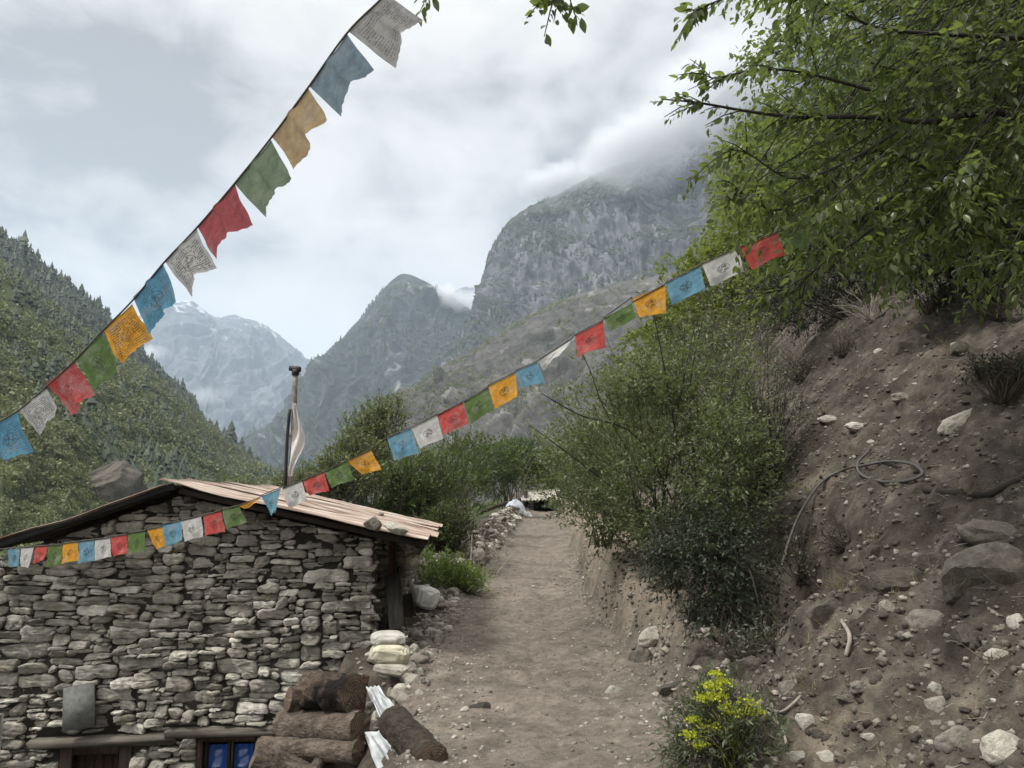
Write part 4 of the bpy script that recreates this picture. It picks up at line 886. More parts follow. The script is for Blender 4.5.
def flag(c, Y0, Y1, mat, label, group, seed, fold=.10, crease=0.0, belly=.12, sag=.06, twist=0.0):
    """cloth hung by its upper edge: corners tl, tr, br, bl in pixels; Y0/Y1 the depth of its two upper corners"""
    tl, tr, br, bl = c; nu, nv = 22, 24; r = np.random.default_rng(seed)
    A, B = P(*tl, Y0), P(*tr, Y1); D, E = P(*bl, Y0 + twist), P(*br, Y1 + twist)
    U, V = np.meshgrid(np.linspace(0, 1, nu), np.linspace(0, 1, nv), indexing='ij')
    Q = (A * ((1 - U) * (1 - V))[..., None] + B * (U * (1 - V))[..., None] + E * (U * V)[..., None] + D * ((1 - U) * V)[..., None])
    w = np.linalg.norm(B - A); h = np.linalg.norm(D - A); nn = np.cross(B - A, D - A); nn /= np.linalg.norm(nn); dn = ((D - A) + (E - B)) / 2
    ph = r.uniform(0, 6.28); k = r.uniform(.6, 1.1)
    off = fold * w * (V ** 1.2) * np.sin(2 * np.pi * k * (U + .35 * V * r.choice([-1, 1])) + ph) + .05 * w * V * vn(U * 3 + seed, V * 3, seed=seed)
    if crease: off = off - crease * w * np.exp(-((U - .52 - .10 * V) / .10) ** 2) * (.35 + .65 * V)
    Q = Q + nn * off[..., None]
    Q = Q - dn[None, None] * (belly * (4 * U * (1 - U)) * V ** 2)[..., None]                # hollow lower edge
    Q = Q + dn[None, None] * (sag * 4 * U * (1 - U) * (1 - V) * .35)[..., None]
    # frayed lower edge
    Q[:, -1] += (dn / np.linalg.norm(dn))[None] * r.uniform(-.02, .008, nu)[:, None] * w
    ctr = (A + B) / 2; mb = MB(); mb.add(Q.reshape(-1, 3), grid_faces(nu, nv))
    o = mb.build('prayer_flag', mat, smooth=True, uv=np.stack([U.ravel(), V.ravel()], 1), loc=ctr); return tag(o, label, 'flag', group)
ORD = ['', 'first', 'second', 'third', 'fourth', 'fifth', 'sixth', 'seventh']
# upper string: from the top centre down to the left edge
UP = [('white', (348, 31), (386, -6), (425, 21), (393, 68)), ('blue', (309, 86), (347, 34), (371, 69), (340, 117)), ('yellow', (271, 136), (308, 88), (329, 122), (298, 171)), ('green', (234, 183), (271, 140), (294, 179), (266, 218)),
      ('red', (197, 226), (235, 184), (250, 225), (217, 259)), ('white', (165, 261), (197, 229), (214, 268), (190, 298)), ('blue', (133, 297), (163, 264), (181, 303), (152, 335)), ('yellow', (103, 329), (132, 304), (151, 339), (124, 365)),
      ('green', (75, 359), (102, 333), (122, 367), (98, 390)), ('red', (46, 383), (74, 362), (94, 396), (72, 416)), ('white', (18, 409), (47, 389), (55, 415), (41, 438)), ('blue', (-15, 430), (18, 412), (31, 454), (4, 463))]
u2yA = lambda u: 1 / np.interp(u, [-20, 400], [1 / 5.9, 1 / 3.3])
cntA = {}
for i, (k, tl, tr, br, bl) in enumerate(UP):
    cntA[k] = cntA.get(k, 0) + 1
    nm = {'white': 'white', 'blue': 'blue', 'yellow': 'orange-yellow', 'green': 'green', 'red': 'red'}[k]
    lab = {0: 'greyish-white printed flag, topmost on the upper string', 1: 'faded grey-blue flag with a dark crease, just below the topmost white one', 2: 'faded tan flag with a diagonal crease on the upper string', 11: 'light blue flag at the left frame edge, lowest on the upper string'}.get(i, '%s%s prayer flag, %s of its colour from the top of the upper string' % ('creased ' if i in (3, 4) else 'printed ', nm, ORD[cntA[k]]))
    mat = M_faded[k] if i < 5 else MFA[k]
    flag((tl, tr, br, bl), u2yA(tl[0]), u2yA(tr[0]), mat, lab, 'prayer flags on the upper string', 10 + i, fold=.07, crease=.13 if i < 7 else .04, belly=.13 if i < 7 else .05, twist=-.03)
pa = [(-60, 462), (-15, 430), (18, 410.5), (47, 386), (74.5, 360.5), (102.5, 331), (132.5, 300.5), (164, 262.5), (197, 227.5), (234.5, 183.5), (271, 138), (308.5, 87), (347.5, 32.5), (386, -6), (440, -66)]
mb = MB(); tube(mb, spline([P(u, v, u2yA(u) - .004) for u, v in pa], 90), .0055, 6); tag(mb.build('flag_cord', M_cord, smooth=True), 'thin dark cord carrying the upper string of prayer flags', 'cord')
# lower string: from the tree at the right down to the left eave
LO = [('green', (786, 233), (808, 226), (808, 248), (790, 250)), ('red', (740, 247), (778, 232), (785, 255), (752, 270)), ('white', (702, 264), (738, 248), (744, 272), (711, 287)), ('blue', (666, 283), (700, 266), (706, 290), (672, 305)), ('yellow', (632, 298), (665, 285), (666, 313), (640, 318)),
      ('green', (604, 318), (632, 303), (636, 318), (612, 332)), ('red', (575, 335), (603, 321), (606, 348), (577, 357)), ('white', (538, 361), (572, 339), (560, 358), (541, 369)), ('blue', (516, 371), (537, 362), (546, 383), (521, 388)), ('yellow', (488, 386), (515, 373), (518, 397), (496, 409)),
      ('green', (464, 402), (488, 388), (494, 411), (470, 424)), ('red', (437, 415), (463, 402), (468, 424), (444, 436)), ('white', (412, 428), (437, 416), (443, 439), (420, 449)), ('blue', (387, 438), (411, 428), (419, 454), (394, 461)),
      ('yellow', (347, 461), (371, 450), (382, 470), (362, 475)), ('green', (325, 472), (347, 462), (355, 480), (331, 488)), ('red', (303, 481), (324, 472), (330, 491), (309, 496)), ('white', (282, 489), (302, 481), (308, 501), (289, 509)), ('blue', (261, 496), (281, 488), (274, 513), (271, 516)),
      ('yellow', (239, 506), (260, 498), (259, 503), (243, 509)), ('green', (222, 510), (239, 506), (247, 523), (227, 529)), ('red', (203, 516), (221, 511), (225, 532), (206, 536)), ('white', (181, 521), (201, 516), (203, 537), (184, 542)), ('blue', (162, 525), (181, 521), (183, 541), (165, 547)), ('yellow', (147, 530), (162, 527), (167, 546), (156, 550)),
      ('green', (128, 534), (145, 531), (145, 552), (128, 554)), ('red', (111, 537), (127, 535), (127, 554), (112, 557)), ('white', (95, 540), (110, 538), (112, 557), (95, 561)), ('blue', (79, 542), (94, 540), (94, 561), (79, 564)), ('yellow', (63, 544), (78, 542), (78, 561), (61, 564)), ('green', (48, 546), (62, 545), (62, 565), (46, 567)), ('red', (35, 547), (48, 546), (44, 560), (34, 564)), ('white', (21, 548), (34, 547), (28, 568), (20, 567)), ('blue', (8, 549), (20, 548), (19, 567), (9, 567))]
u2yB = lambda u: 1 / np.interp(u, [0, 810], [1 / 8.0, 1 / 5.3])
cntB = {}
for i, (k, tl, tr, br, bl) in enumerate(LO):
    cntB[k] = cntB.get(k, 0) + 1
    nm = {'white': 'white', 'blue': 'blue', 'yellow': 'orange-yellow', 'green': 'green', 'red': 'red'}[k]
    where = 'against the mountain' if i < 8 else 'above the bushes' if i < 14 else 'over the tin roof' if i < 20 else 'against the stone gable'
    lab = '%s flag %s, %s %s one from the lower string\'s right end' % (nm, where, ORD[cntB[k]], nm.split('-')[-1])
    if i == 0: lab = 'green flag half hidden by leaves at the right end of the lower string'
    if i == 7: lab = 'twisted sheer white flag bunched on the lower string before the cliff'
    if i == 18: lab = 'dark blue flag folded to a triangle over the roof edge'
    if i == 19: lab = 'yellow flag rolled tight round the cord at the roof edge'
    flag((tl, tr, br, bl), u2yB(tl[0]), u2yB(tr[0]), MFB[k], lab, 'prayer flags on the lower string', 60 + i, fold=.05 if i not in (7, 19) else .16, belly=.03, twist=-.02)
pb = [(810, 225)] + [p for f_ in LO for p in ((f_[2][0], f_[2][1] - .8), (f_[1][0], f_[1][1] - .8))] + [(-6, 550)]
pb = sorted(set(pb), key=lambda p: -p[0]); 
mb = MB(); tube(mb, [P(u, v, u2yB(u) - .004) for u, v in pb], .0045, 5); tag(mb.build('flag_cord', M_cord, smooth=True), 'thin dark cord of the long lower flag string, tied to the left eave', 'cord')

# ------------------------------------------------------------------ vegetation helpers
def nrm(v): return v / (np.linalg.norm(v, axis=-1, keepdims=True) + 1e-9)
def leaves(mb, pos, d, up, L, W, kind='small'):
    pos, d = np.asarray(pos), nrm(np.asarray(d)); s = nrm(np.cross(d, up)); n = nrm(np.cross(s, d)); m = len(pos)
    L = np.broadcast_to(L, (m,))[:, None]; W = np.broadcast_to(W, (m,))[:, None]
    if kind == 'small':
        v = np.stack([pos, pos + d * L * .45 + s * W * .5 + n * W * .18, pos + d * L, pos + d * L * .45 - s * W * .5 + n * W * .18], 1)
        b = np.arange(m)[:, None] * 4
        mb.add(v.reshape(-1, 3), np.concatenate([b + [0, 1, 2], b + [0, 2, 3]]))
    else:
        q = lambda a, b, c: pos + d * L * a + s * W * b + n * L * c
        v = np.stack([q(0, 0, 0), q(.22, .40, .07), q(.50, .5, .04), q(.78, .27, -.03), q(1.0, 0, -.13), q(.78, -.27, -.03), q(.50, -.5, .04), q(.22, -.40, .07), q(.25, 0, .0), q(.52, 0, -.02), q(.78, 0, -.07)], 1)
        b = np.arange(m)[:, None] * 11
        f4 = np.concatenate([b + [8, 1, 2, 9], b + [9, 2, 3, 10], b + [7, 8, 9, 6], b + [6, 9, 10, 5]]); f3 = np.concatenate([b + [0, 1, 8], b + [0, 8, 7], b + [10, 3, 4], b + [10, 4, 5]])
        mb.add(v.reshape(-1, 3), [f4, f3])
def twig_leaves(mb, st, d, ln, nl, L, r, kind='small', spread=1.0, droop=.2, asp=.45, curl=.15, tip=True):
    """nl leaves set along every twig (arrays of starts, directions, lengths)"""
    T = len(st); d = nrm(d); k = (np.arange(nl) + .5) / nl; t = k[None] + r.uniform(-.3, .3, (T, nl)) / nl
    pos = st[:, None] + d[:, None] * (ln[:, None] * t)[..., None]; pos[..., 2] -= curl * ln[:, None] * t ** 2
    per = nrm(np.cross(np.repeat(d[:, None], nl, 1), r.normal(size=(T, nl, 3)))); ld = d[:, None] * .7 + per * spread * r.uniform(.5, 1.1, (T, nl, 1)); ld[..., 2] -= droop
    up = np.array([0, 0, 1.0]) + r.normal(0, .45, (T, nl, 3)); sz = L * r.uniform(.42, 1.3, (T, nl))
    leaves(mb, pos.reshape(-1, 3), ld.reshape(-1, 3), up.reshape(-1, 3), sz.ravel(), sz.ravel() * asp * r.uniform(.8, 1.2, T * nl), kind)
def in_blobs(blobs, n, r, shell=.5):
    """points inside ellipsoids (cx, cy, cz, rx, ry, rz), crowded towards their skins, thinned into clumps"""
    B = np.array(blobs, float); vol = (B[:, 3] * B[:, 4] * B[:, 5]) ** .72; w = vol / vol.sum(); i = r.choice(len(B), n * 3, p=w)
    g = nrm(r.normal(size=(n * 3, 3))); rad = r.random(n * 3) ** (shell / 1.5); lump = 1 + .28 * vn(g[:, 0] * 2.2 + i * 7, g[:, 1] * 2.2, g[:, 2] * 2.2, 5)
    p = B[i, :3] + g * (rad * lump)[:, None] * B[i, 3:6]
    keep = fbm(p[:, 0] * 1.9 / B[i, 3].mean() ** .5, p[:, 1] * 1.9, p[:, 2] * 2.4, 2, 77) + r.uniform(-.35, .35, n * 3) > -.12
    p, g, i = p[keep][:n], g[keep][:n], i[keep][:n]
    return p, g, B[i, :3]
def bush(name, label, cat, base, blobs, ntw, nl, L, mat, seed, tw=(.12, .3), kind='small', asp=.45, stems=14, stem_r=.012, smat=None, group=None, upb=.35, droop=.15, spread=1.0, bare=0, extra=()):
    r = np.random.default_rng(seed); base = np.asarray(base, float); t = thing(name, tuple(base), label, cat, group)
    p, g, c = in_blobs(blobs, ntw, r); out = nrm(p - base[None]) * .5 + g * .55 + np.array([0, 0, upb]) + r.normal(0, .4, p.shape)
    mb = MB(); sb = MB(); ln = r.uniform(*tw, len(p))
    twig_leaves(mb, p, out, ln, nl, L, r, kind, spread, droop, asp)
    order = r.permutation(len(p))[:stems]
    for j in order:
        e = p[j] + nrm(out[j]) * ln[j]; b0 = base + np.array([r.normal(0, .10), r.normal(0, .10), -.05]) * np.linalg.norm(e - base) * .5
        m = (b0 + e) / 2 + np.array([r.normal(0, .08), r.normal(0, .08), .18 * np.linalg.norm((e - b0)[:2])]); tube(sb, spline([b0, m, e], 9), np.linspace(stem_r, stem_r * .3, 9), 5)
    sh = r.permutation(len(p))[:min(len(p), 700)]
    for j in sh: tube(sb, [p[j] - nrm(out[j]) * ln[j] * .4, p[j] + nrm(out[j]) * ln[j] * .5, p[j] + nrm(out[j]) * ln[j] - [0, 0, .1 * ln[j]]], [stem_r * .3, stem_r * .22, stem_r * .12], 3, False)
    for pts, rad, leafy in extra:
        q = spline(pts, 16); tube(sb, q, np.linspace(rad, rad * .35, 16), 5)
        if leafy:
            k = r.integers(4, 16, leafy); dd = np.gradient(q, axis=0)[k]; twig_leaves(mb, q[k] + r.normal(0, .01, (leafy, 3)), nrm(dd) + r.normal(0, .5, (leafy, 3)), r.uniform(*tw, leafy), nl, L, r, kind, spread, droop, asp)
    mb.build('foliage', mat, t, smooth=(kind != 'small')); sb.build('stems', smat or M_stem, t, True)
    return t
M_stem = m_plain('stem_bark', (.075, .062, .05), .9, .15, .4, 14); M_paletwig = m_plain('dead_twig', (.26, .235, .20), .9, .15, .3, 14); M_darkstem = m_plain('dark_stem', (.035, .03, .025), .9)
ML_big = m_leaf('tree_leaf', (.032, .046, .020), (.064, .088, .034), (.14, .17, .07), .30, .55, (.13, .15, .03))
ML_bush = m_leaf('bush_leaf', (.036, .050, .022), (.078, .100, .042), (.16, .185, .10), .5, .32)
ML_yel = m_leaf('yellow_green_leaf', (.065, .085, .022), (.12, .15, .04), (.19, .22, .07), .5, .42)
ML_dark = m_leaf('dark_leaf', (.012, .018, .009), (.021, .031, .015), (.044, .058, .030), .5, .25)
ML_grey = m_leaf('grey_leaf', (.045, .052, .036), (.085, .095, .066), (.17, .18, .135), .6, .25)
ML_fern = m_leaf('fern_leaf', (.055, .085, .018), (.095, .140, .032), (.15, .20, .055), .5, .4)
ML_mid = m_leaf('shrub_leaf', (.025, .040, .014), (.055, .082, .028), (.10, .135, .05), .5, .35)
ML_flower = m_leaf('yellow_flower', (.24, .29, .02), (.38, .42, .03), (.52, .54, .06), .6, .3)
def blob(u, v, Y, w, h, d=None):
    p = P(u, v, Y); s = Y / F / 2; return (*p, w * s, (d if d else (w + h) * .45) * s, h * s)

# ------------------------------------------------------------------ the broadleaf tree over the path (trunk just right of the view)
r = np.random.default_rng(42)
tb = np.array([5.55, 5.6, hz(5.55, 5.6) - .1]); tree = thing('broadleaf_tree', tuple(tb), 'broadleaf tree whose leafy boughs hang over the dirt bank from the right', 'tree')
tk = MB(); cr_ = MB()
t1, t2, t3 = tb + [-.15, -.1, 1.2], tb + [-.05, -.35, 2.4], tb + [-.45, -.6, 3.9]
tube(tk, spline([tb, t1, t2, t3], 20), np.linspace(.17, .07, 20), 10)
tt1 = np.array([t1 * .3 + t2 * .7, t2, t2 * .5 + t3 * .5, t3])
LIMBS = [([(1060, 150, 4.7), (1000, 112, 4.6), (930, 122, 4.5), (865, 117, 4.4), (800, 117, 4.35), (752, 112, 4.3), (700, 103, 4.25), (661, 99, 4.2)], .026, 2),
         ([(1060, 40, 4.4), (960, 35, 4.3), (880, 28, 4.2), (830, 6, 4.1), (790, -8, 4.05)], .02, 3), ([(900, -30, 4.0), (830, -22, 3.9), (760, -14, 3.85), (715, 2, 3.8), (690, 14, 3.8)], .014, 3),
         ([(870, 90, 4.3), (800, 72, 4.25), (755, 70, 4.2), (715, 78, 4.2), (702, 72, 4.2)], .012, 2), ([(900, 130, 4.4), (840, 165, 4.3), (790, 178, 4.2), (735, 150, 4.15), (688, 182, 4.1)], .012, 2),
         ([(1050, 260, 4.8), (960, 190, 4.6), (880, 150, 4.5), (820, 190, 4.4), (770, 210, 4.35), (725, 178, 4.3)], .018, 2), ([(1060, 270, 4.9), (980, 235, 4.7), (900, 220, 4.5), (850, 245, 4.4), (800, 280, 4.3), (765, 298, 4.3)], .016, 2),
         ([(1000, -150, 3.9), (800, -150, 3.7), (640, -90, 3.6), (575, -40, 3.55), (556, -8, 3.5), (566, 4, 3.5)], .02, 3), ([(640, -90, 3.6), (500, -70, 3.5), (440, -40, 3.5), (428, -6, 3.5)], .01, 3),
         ([(1080, 200, 5.0), (1000, 200, 4.9), (920, 190, 4.8), (850, 225, 4.7), (815, 255, 4.7)], .02, 2), ([(1080, 90, 5.0), (1000, 60, 5.1), (900, 70, 5.2), (820, 40, 5.2)], .02, 2)]
TW_S, TW_D, TW_L = [], [], []
for pts, rad, j in LIMBS:
    q = np.array([P(*c) for c in pts]); root = tt1[min(j, 3)]
    if np.linalg.norm(q[0] - root) < 3.2: q = np.vstack([root, q])
    sp_ = spline(q, 40); tube(tk, sp_, np.linspace(rad * .85, rad * .14, 40), 6)
    dd = nrm(np.gradient(sp_, axis=0))
    for _ in range(26 if rad > .0145 else 14 if rad > .011 else 9):
        k = int(r.integers(6, 39)); s0 = sp_[k]; d0 = nrm(dd[k] * .8 + r.normal(0, .45, 3) + [0, 0, -.1]); l0 = r.uniform(.15, .42) * (1.1 - k / 60); TW_S.append(s0); TW_D.append(d0); TW_L.append(l0)
        tube(tk, [s0, s0 + d0 * l0 * .5, s0 + d0 * l0 - [0, 0, .12 * l0]], [.005, .0035, .002], 4, False)
    k = np.arange(20, 40); 
    for kk in k[::2]: TW_S.append(sp_[kk]); TW_D.append(nrm(dd[kk] + r.normal(0, .25, 3))); TW_L.append(.12)
# filler branches within the crown
def in_poly(u, v, poly):
    c = False; j = len(poly) - 1
    for i in range(len(poly)):
        if (poly[i][1] > v) != (poly[j][1] > v) and u < (poly[j][0] - poly[i][0]) * (v - poly[i][1]) / (poly[j][1] - poly[i][1]) + poly[i][0]: c = not c
        j = i
    return c
CAN = [(795, -60), (785, 40), (790, 90), (745, 130), (765, 190), (800, 240), (850, 215), (905, 235), (960, 245), (1110, 250), (1110, -60)]
nfil = 0
while nfil < 250:
    u, v = r.uniform(740, 1110), r.uniform(-60, 330)
    if not in_poly(u, v, CAN): continue
    nfil += 1; Y = r.uniform(4.1, 6.6); e = P(u, v, Y); root = tt1[int(r.integers(4))]; m = e * .55 + root * .45 + r.normal(0, .15, 3) + [0, 0, .2]
    q = spline([root, m, e, e + nrm(e - m) * .25 + [0, 0, -.05]], 18); tube(tk, q, np.linspace(.009, .0018, 18), 5, False); dd = nrm(np.gradient(q, axis=0))
    for _ in range(13):
        k = int(r.integers(8, 18)); TW_S.append(q[k]); TW_D.append(nrm(dd[k] * .6 + r.normal(0, .6, 3))); TW_L.append(r.uniform(.18, .42))
TW_S, TW_D, TW_L = np.array(TW_S), np.array(TW_D), np.array(TW_L)
_e = TW_L < .121; twig_leaves(cr_, TW_S[~_e], TW_D[~_e], TW_L[~_e], 9, .060, r, 'big', 1.0, .42, .47, .25); twig_leaves(cr_, TW_S[_e], TW_D[_e], TW_L[_e], 3, .066, r, 'big', .9, .5, .47, .25)
tk.build('trunk', M_darkstem, tree, True); cr_.build('crown', ML_big, tree, True)

# ------------------------------------------------------------------ bushes right of the path
def gbase(u, v): return hit(u, v)[0]
def onh(x, y, dz=0.0): return np.array([x, y, hz(x, y) + dz])
B1 = [blob(640, 440, 9.4, 150, 170), blob(600, 470, 10.2, 110, 120), blob(690, 400, 9.0, 130, 130), blob(680, 500, 8.6, 130, 110), blob(725, 470, 8.2, 90, 130), blob(640, 375, 9.6, 100, 70)]
bush('large_bush', 'large green bush overhanging the right edge of the path above the cut bank', 'bush', P(665, 560, 9.0), B1, 4600, 9, .055, ML_bush, 1, tw=(.14, .34), stems=22, stem_r=.012, smat=M_darkstem, asp=.42,
     extra=[([P(690, 540, 9), P(640, 440, 8.6), P(580, 415, 8.2), P(541, 393, 7.9)], .013, 16), ([P(690, 520, 9), P(670, 400, 8.8), P(655, 320, 8.6), P(648, 296, 8.6)], .012, 14), ([P(700, 520, 9), P(690, 400, 9), P(700, 330, 9), P(712, 290, 9)], .012, 10), ([P(680, 540, 9), P(610, 420, 8.8), P(590, 370, 8.8), P(575, 340, 8.8)], .010, 12), ([P(680, 540, 9), P(590, 470, 8.8), P(550, 440, 8.5), P(530, 425, 8.4)], .010, 12)])
B2 = [blob(598, 500, 11.5, 66, 80), blob(596, 468, 12.5, 66, 90), blob(618, 520, 10.8, 70, 70)]
bush('green_bush', 'lighter green bush at the path edge left of the big bush', 'bush', P(600, 545, 11.4), B2, 1300, 9, .058, ML_mid, 2, tw=(.14, .3), stems=14)
B3 = [blob(712, 570, 7.3, 110, 90), blob(690, 545, 7.8, 90, 80), blob(725, 610, 7.0, 76, 55)]
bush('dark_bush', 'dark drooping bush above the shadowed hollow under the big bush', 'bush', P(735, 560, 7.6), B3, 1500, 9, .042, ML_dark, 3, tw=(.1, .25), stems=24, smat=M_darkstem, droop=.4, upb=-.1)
_y = hit(770, 480)[0][1]; B4 = [blob(745, 410, _y + .3, 110, 130), blob(775, 440, _y - .2, 70, 90), blob(720, 360, _y + 1.2, 110, 100), blob(765, 475, _y - .4, 60, 60)]
bush('thorny_shrub', 'grey-green twiggy shrub on the slope right of the big bush', 'shrub', hit(765, 490)[0], B4, 1300, 7, .042, ML_grey, 4, tw=(.14, .34), stems=60, stem_r=.011, smat=M_darkstem)
for i, (ub, vb, parts, m, L, n, lab) in enumerate(((725, 345, ((725, 290, 130, 100), (755, 250, 120, 90)), ML_yel, .085, 1900, 'yellow-green bush on the hillside behind the red flag'), (800, 300, ((800, 200, 170, 150), (765, 170, 100, 110)), ML_yel, .085, 2200, 'bright yellow-green tree crown behind the hanging boughs'),
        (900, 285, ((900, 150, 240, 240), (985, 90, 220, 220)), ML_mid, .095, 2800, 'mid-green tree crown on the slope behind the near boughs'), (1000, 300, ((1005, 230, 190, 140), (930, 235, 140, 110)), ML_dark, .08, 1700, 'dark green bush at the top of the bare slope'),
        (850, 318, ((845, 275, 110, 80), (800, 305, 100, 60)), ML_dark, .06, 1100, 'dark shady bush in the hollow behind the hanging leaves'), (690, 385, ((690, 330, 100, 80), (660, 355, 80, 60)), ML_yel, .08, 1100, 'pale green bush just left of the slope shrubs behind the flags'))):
    q = hit(ub, vb)[0]; bl = [blob(u, v, q[1] + .3, w, h) for u, v, w, h in parts]
    bush('hillside_bush', lab, 'bush', q, bl, n, 8, L * max(1, q[1] / 12), m, 30 + i, tw=(.2, .45), stems=14, stem_r=.014, group='bushes on the right hillside', smat=M_darkstem)
# hillside above and behind, so the slope stays green beyond the crown
for i, (x, y, rx, rz, m) in enumerate(((9.5, 15, 2.2, 1.6, ML_yel), (12.5, 13, 2.4, 2.0, ML_mid), (7.6, 19, 2.0, 1.3, ML_yel), (6.2, 23, 1.8, 1.1, ML_mid), (10.5, 21, 2.6, 2.0, ML_mid), (5.0, 28, 1.7, 1.2, ML_yel), (5.6, 34, 2.0, 1.5, ML_mid), (8.5, 29, 2.4, 1.8, ML_yel), (14, 19, 3, 2.2, ML_yel))):
    lab = '%s bush on the far slope, %s from the front' % ('yellow-green' if m is ML_yel else 'green', ORD[i + 1] if i < 7 else ('eighth', 'ninth')[i - 7])
    bush('hillside_bush', lab, 'bush', onh(x, y), [(x, y, hz(x, y) + rz * .6, rx, rx, rz), (x - rx * .6, y - .5, hz(x - rx * .6, y) + rz * .35, rx * .7, rx * .7, rz * .7)], 620, 7, .13, m, 60 + i, tw=(.3, .6), stems=10, stem_r=.03, group='bushes on the right hillside')
# dry and dark shrubs on the bare slope
def dry(u, v, w, h, label, mat, n, seed, L=.03, smat=M_stem, group='dry shrubs on the bare slope', nst=50):
    p = hit(u, v + h * .4)[0]; Y = p[1]; bl = [blob(u, v, Y + .1, w, h), blob(u + w * .2, v + h * .15, Y, w * .6, h * .7)]
    return bush('dry_shrub', label, 'shrub', p, bl, n, 4, L, mat, seed, tw=(.08, .2), stems=nst, stem_r=.007, smat=smat, group=group)
dry(872, 305, 60, 42, 'grey dry shrub with bare twigs at the top of the bare slope', ML_grey, 200, 1, smat=M_paletwig, nst=80)
dry(1000, 385, 60, 46, 'dark low shrub at the right edge of the bare slope', ML_dark, 450, 2, .04)
dry(845, 345, 60, 30, 'brownish brush patch left of the soil slope below dry shrub', ML_grey, 200, 3)
dry(800, 365, 60, 46, 'small grey twiggy shrub beside the big bush on the slope', ML_grey, 260, 4)
dry(1000, 300, 90, 50, 'leafless tangle of brush under the boughs at the right edge', ML_dark, 420, 5, .045)
dry(930, 300, 70, 34, 'sparse dark brush between the dry shrub and boughs', ML_dark, 260, 6, .04)
dry(800, 560, 40, 60, 'pale leaf sprig hanging beside the hose over the hollow', ML_grey, 130, 7, .04, M_darkstem, nst=16)
dry(775, 640, 60, 30, 'grey-leaved herb under the dark hollow', ML_grey, 110, 8, .045, M_stem, nst=16)
dry(735, 650, 50, 34, 'second grey herb between hollow and yellow flowers', ML_grey, 90, 9, .045, M_stem, nst=12)
dry(845, 540, 40, 26, 'small brown weeds on the soil above the dark rock', ML_grey, 60, 10, .03, M_stem, nst=24)
# the yellow flowering bush at the foot of the bank
p = hit(735, 762)[0]; Yf = p[1]; bl = [blob(725, 730, Yf, 80, 80), blob(755, 745, Yf - .1, 70, 60), blob(705, 750, Yf + .05, 60, 50)]
ft = bush('flowering_bush', 'low herb bush with yellow flower heads at the foot of the bank', 'bush', p, bl, 420, 9, .055, m_leaf('herb_leaf', (.035, .045, .024), (.065, .082, .042), (.12, .14, .08), .55, .3), 5, tw=(.1, .2), stems=26, stem_r=.006, asp=.22, spread=.8)
for k, (u, v, w, h) in enumerate(((722, 682, 16, 10), (756, 712, 14, 9), (690, 735, 14, 9), (735, 712, 18, 10), (700, 745, 14, 9), (703, 698, 14, 9), (712, 686, 17, 11), (716, 696, 22, 14), (748, 703, 19, 13), (710, 728, 22, 16), (716, 674, 10, 6), (694, 720, 12, 8), (724, 708, 10, 7))):
    c = P(u, v, Yf - .12); s = Yf / F / 2; mb = MB(); n = 100; g = r.normal(size=(n, 3)) * .55 * np.array([w * s, w * s, h * s]); g[:, 2] *= .6
    leaves(mb, c + g, r.normal(0, .6, (n, 3)) + [0, -.2, .6], np.array([0, -1, .6]) + r.normal(0, .4, (n, 3)), .016, .014)
    tube(mb, spline([p + r.normal(0, .04, 3), (p + c) / 2 + [0, -.03, .05], c], 6), .003, 4); mb.build('flower_head', ML_flower, ft)
# ------------------------------------------------------------------ left of the path
BL = [([blob(372, 445, 19, 60, 70), blob(385, 425, 19.5, 40, 50), blob(360, 470, 18, 70, 60)], ML_bush, .10, 1100, 'tall dark tree behind the tin roof', 'tree'), ([blob(420, 500, 17, 80, 90), blob(395, 500, 16.5, 60, 60)], ML_mid, .085, 1300, 'bright green bush right behind the tin roof edge', 'bush'),
      ([blob(440, 492, 21, 80, 80), blob(462, 468, 24, 66, 60)], ML_mid, .10, 1200, 'green bush left of the path behind the rubble', 'bush'), ([blob(520, 462, 47, 70, 50), blob(495, 468, 36, 60, 56)], ML_mid, .17, 1700, 'dull green bush behind the shed at the path end', 'bush'),
      ([blob(340, 480, 16, 60, 40), blob(310, 490, 17, 60, 30)], ML_bush, .085, 600, 'low dark bush behind the middle of the roof', 'bush'), ([blob(560, 470, 48, 40, 50), blob(540, 478, 50, 40, 40)], ML_yel, .2, 500, 'pale green bush behind the shed to its right', 'bush'),
      ([blob(445, 535, 16, 44, 46)], ML_mid, .07, 500, 'small green bush between the roof corner and rubble', 'bush'), ([blob(290, 500, 26, 80, 30), blob(230, 500, 30, 90, 36)], ML_bush, .12, 600, 'low bushes showing beyond the roof ridge', 'bush')]
for i, (bl, m, L, n, lab, cat) in enumerate(BL):
    c = np.mean([b[:3] for b in bl], 0); bush('roadside_' + cat, lab, cat, onh(c[0], c[1]), bl, n, 8, L, m, 90 + i, tw=(.2, .5), stems=24, stem_r=.025, group='bushes left of the path', upb=.6)
p = P(448, 605, 13.4); p[2] = hz(p[0], p[1]); bush('fern', 'light green ferns beside the white sack at the house corner', 'fern', p, [blob(445, 588, 13.4, 60, 34), blob(430, 575, 13.8, 40, 30), blob(465, 590, 13.2, 30, 24)], 340, 14, .09, ML_fern, 7, tw=(.25, .45), stems=20, stem_r=.006, asp=.3, droop=.3, upb=.8, spread=.8)
pz_ = hit(434, 764)[0]; bush('sprout', 'small bright green sprout in front of the leaning log', 'plant', P(436, 768, 5.8), [blob(434, 764, 5.8, 26, 12)], 26, 5, .05, ML_fern, 8, tw=(.04, .09), stems=8, stem_r=.003)
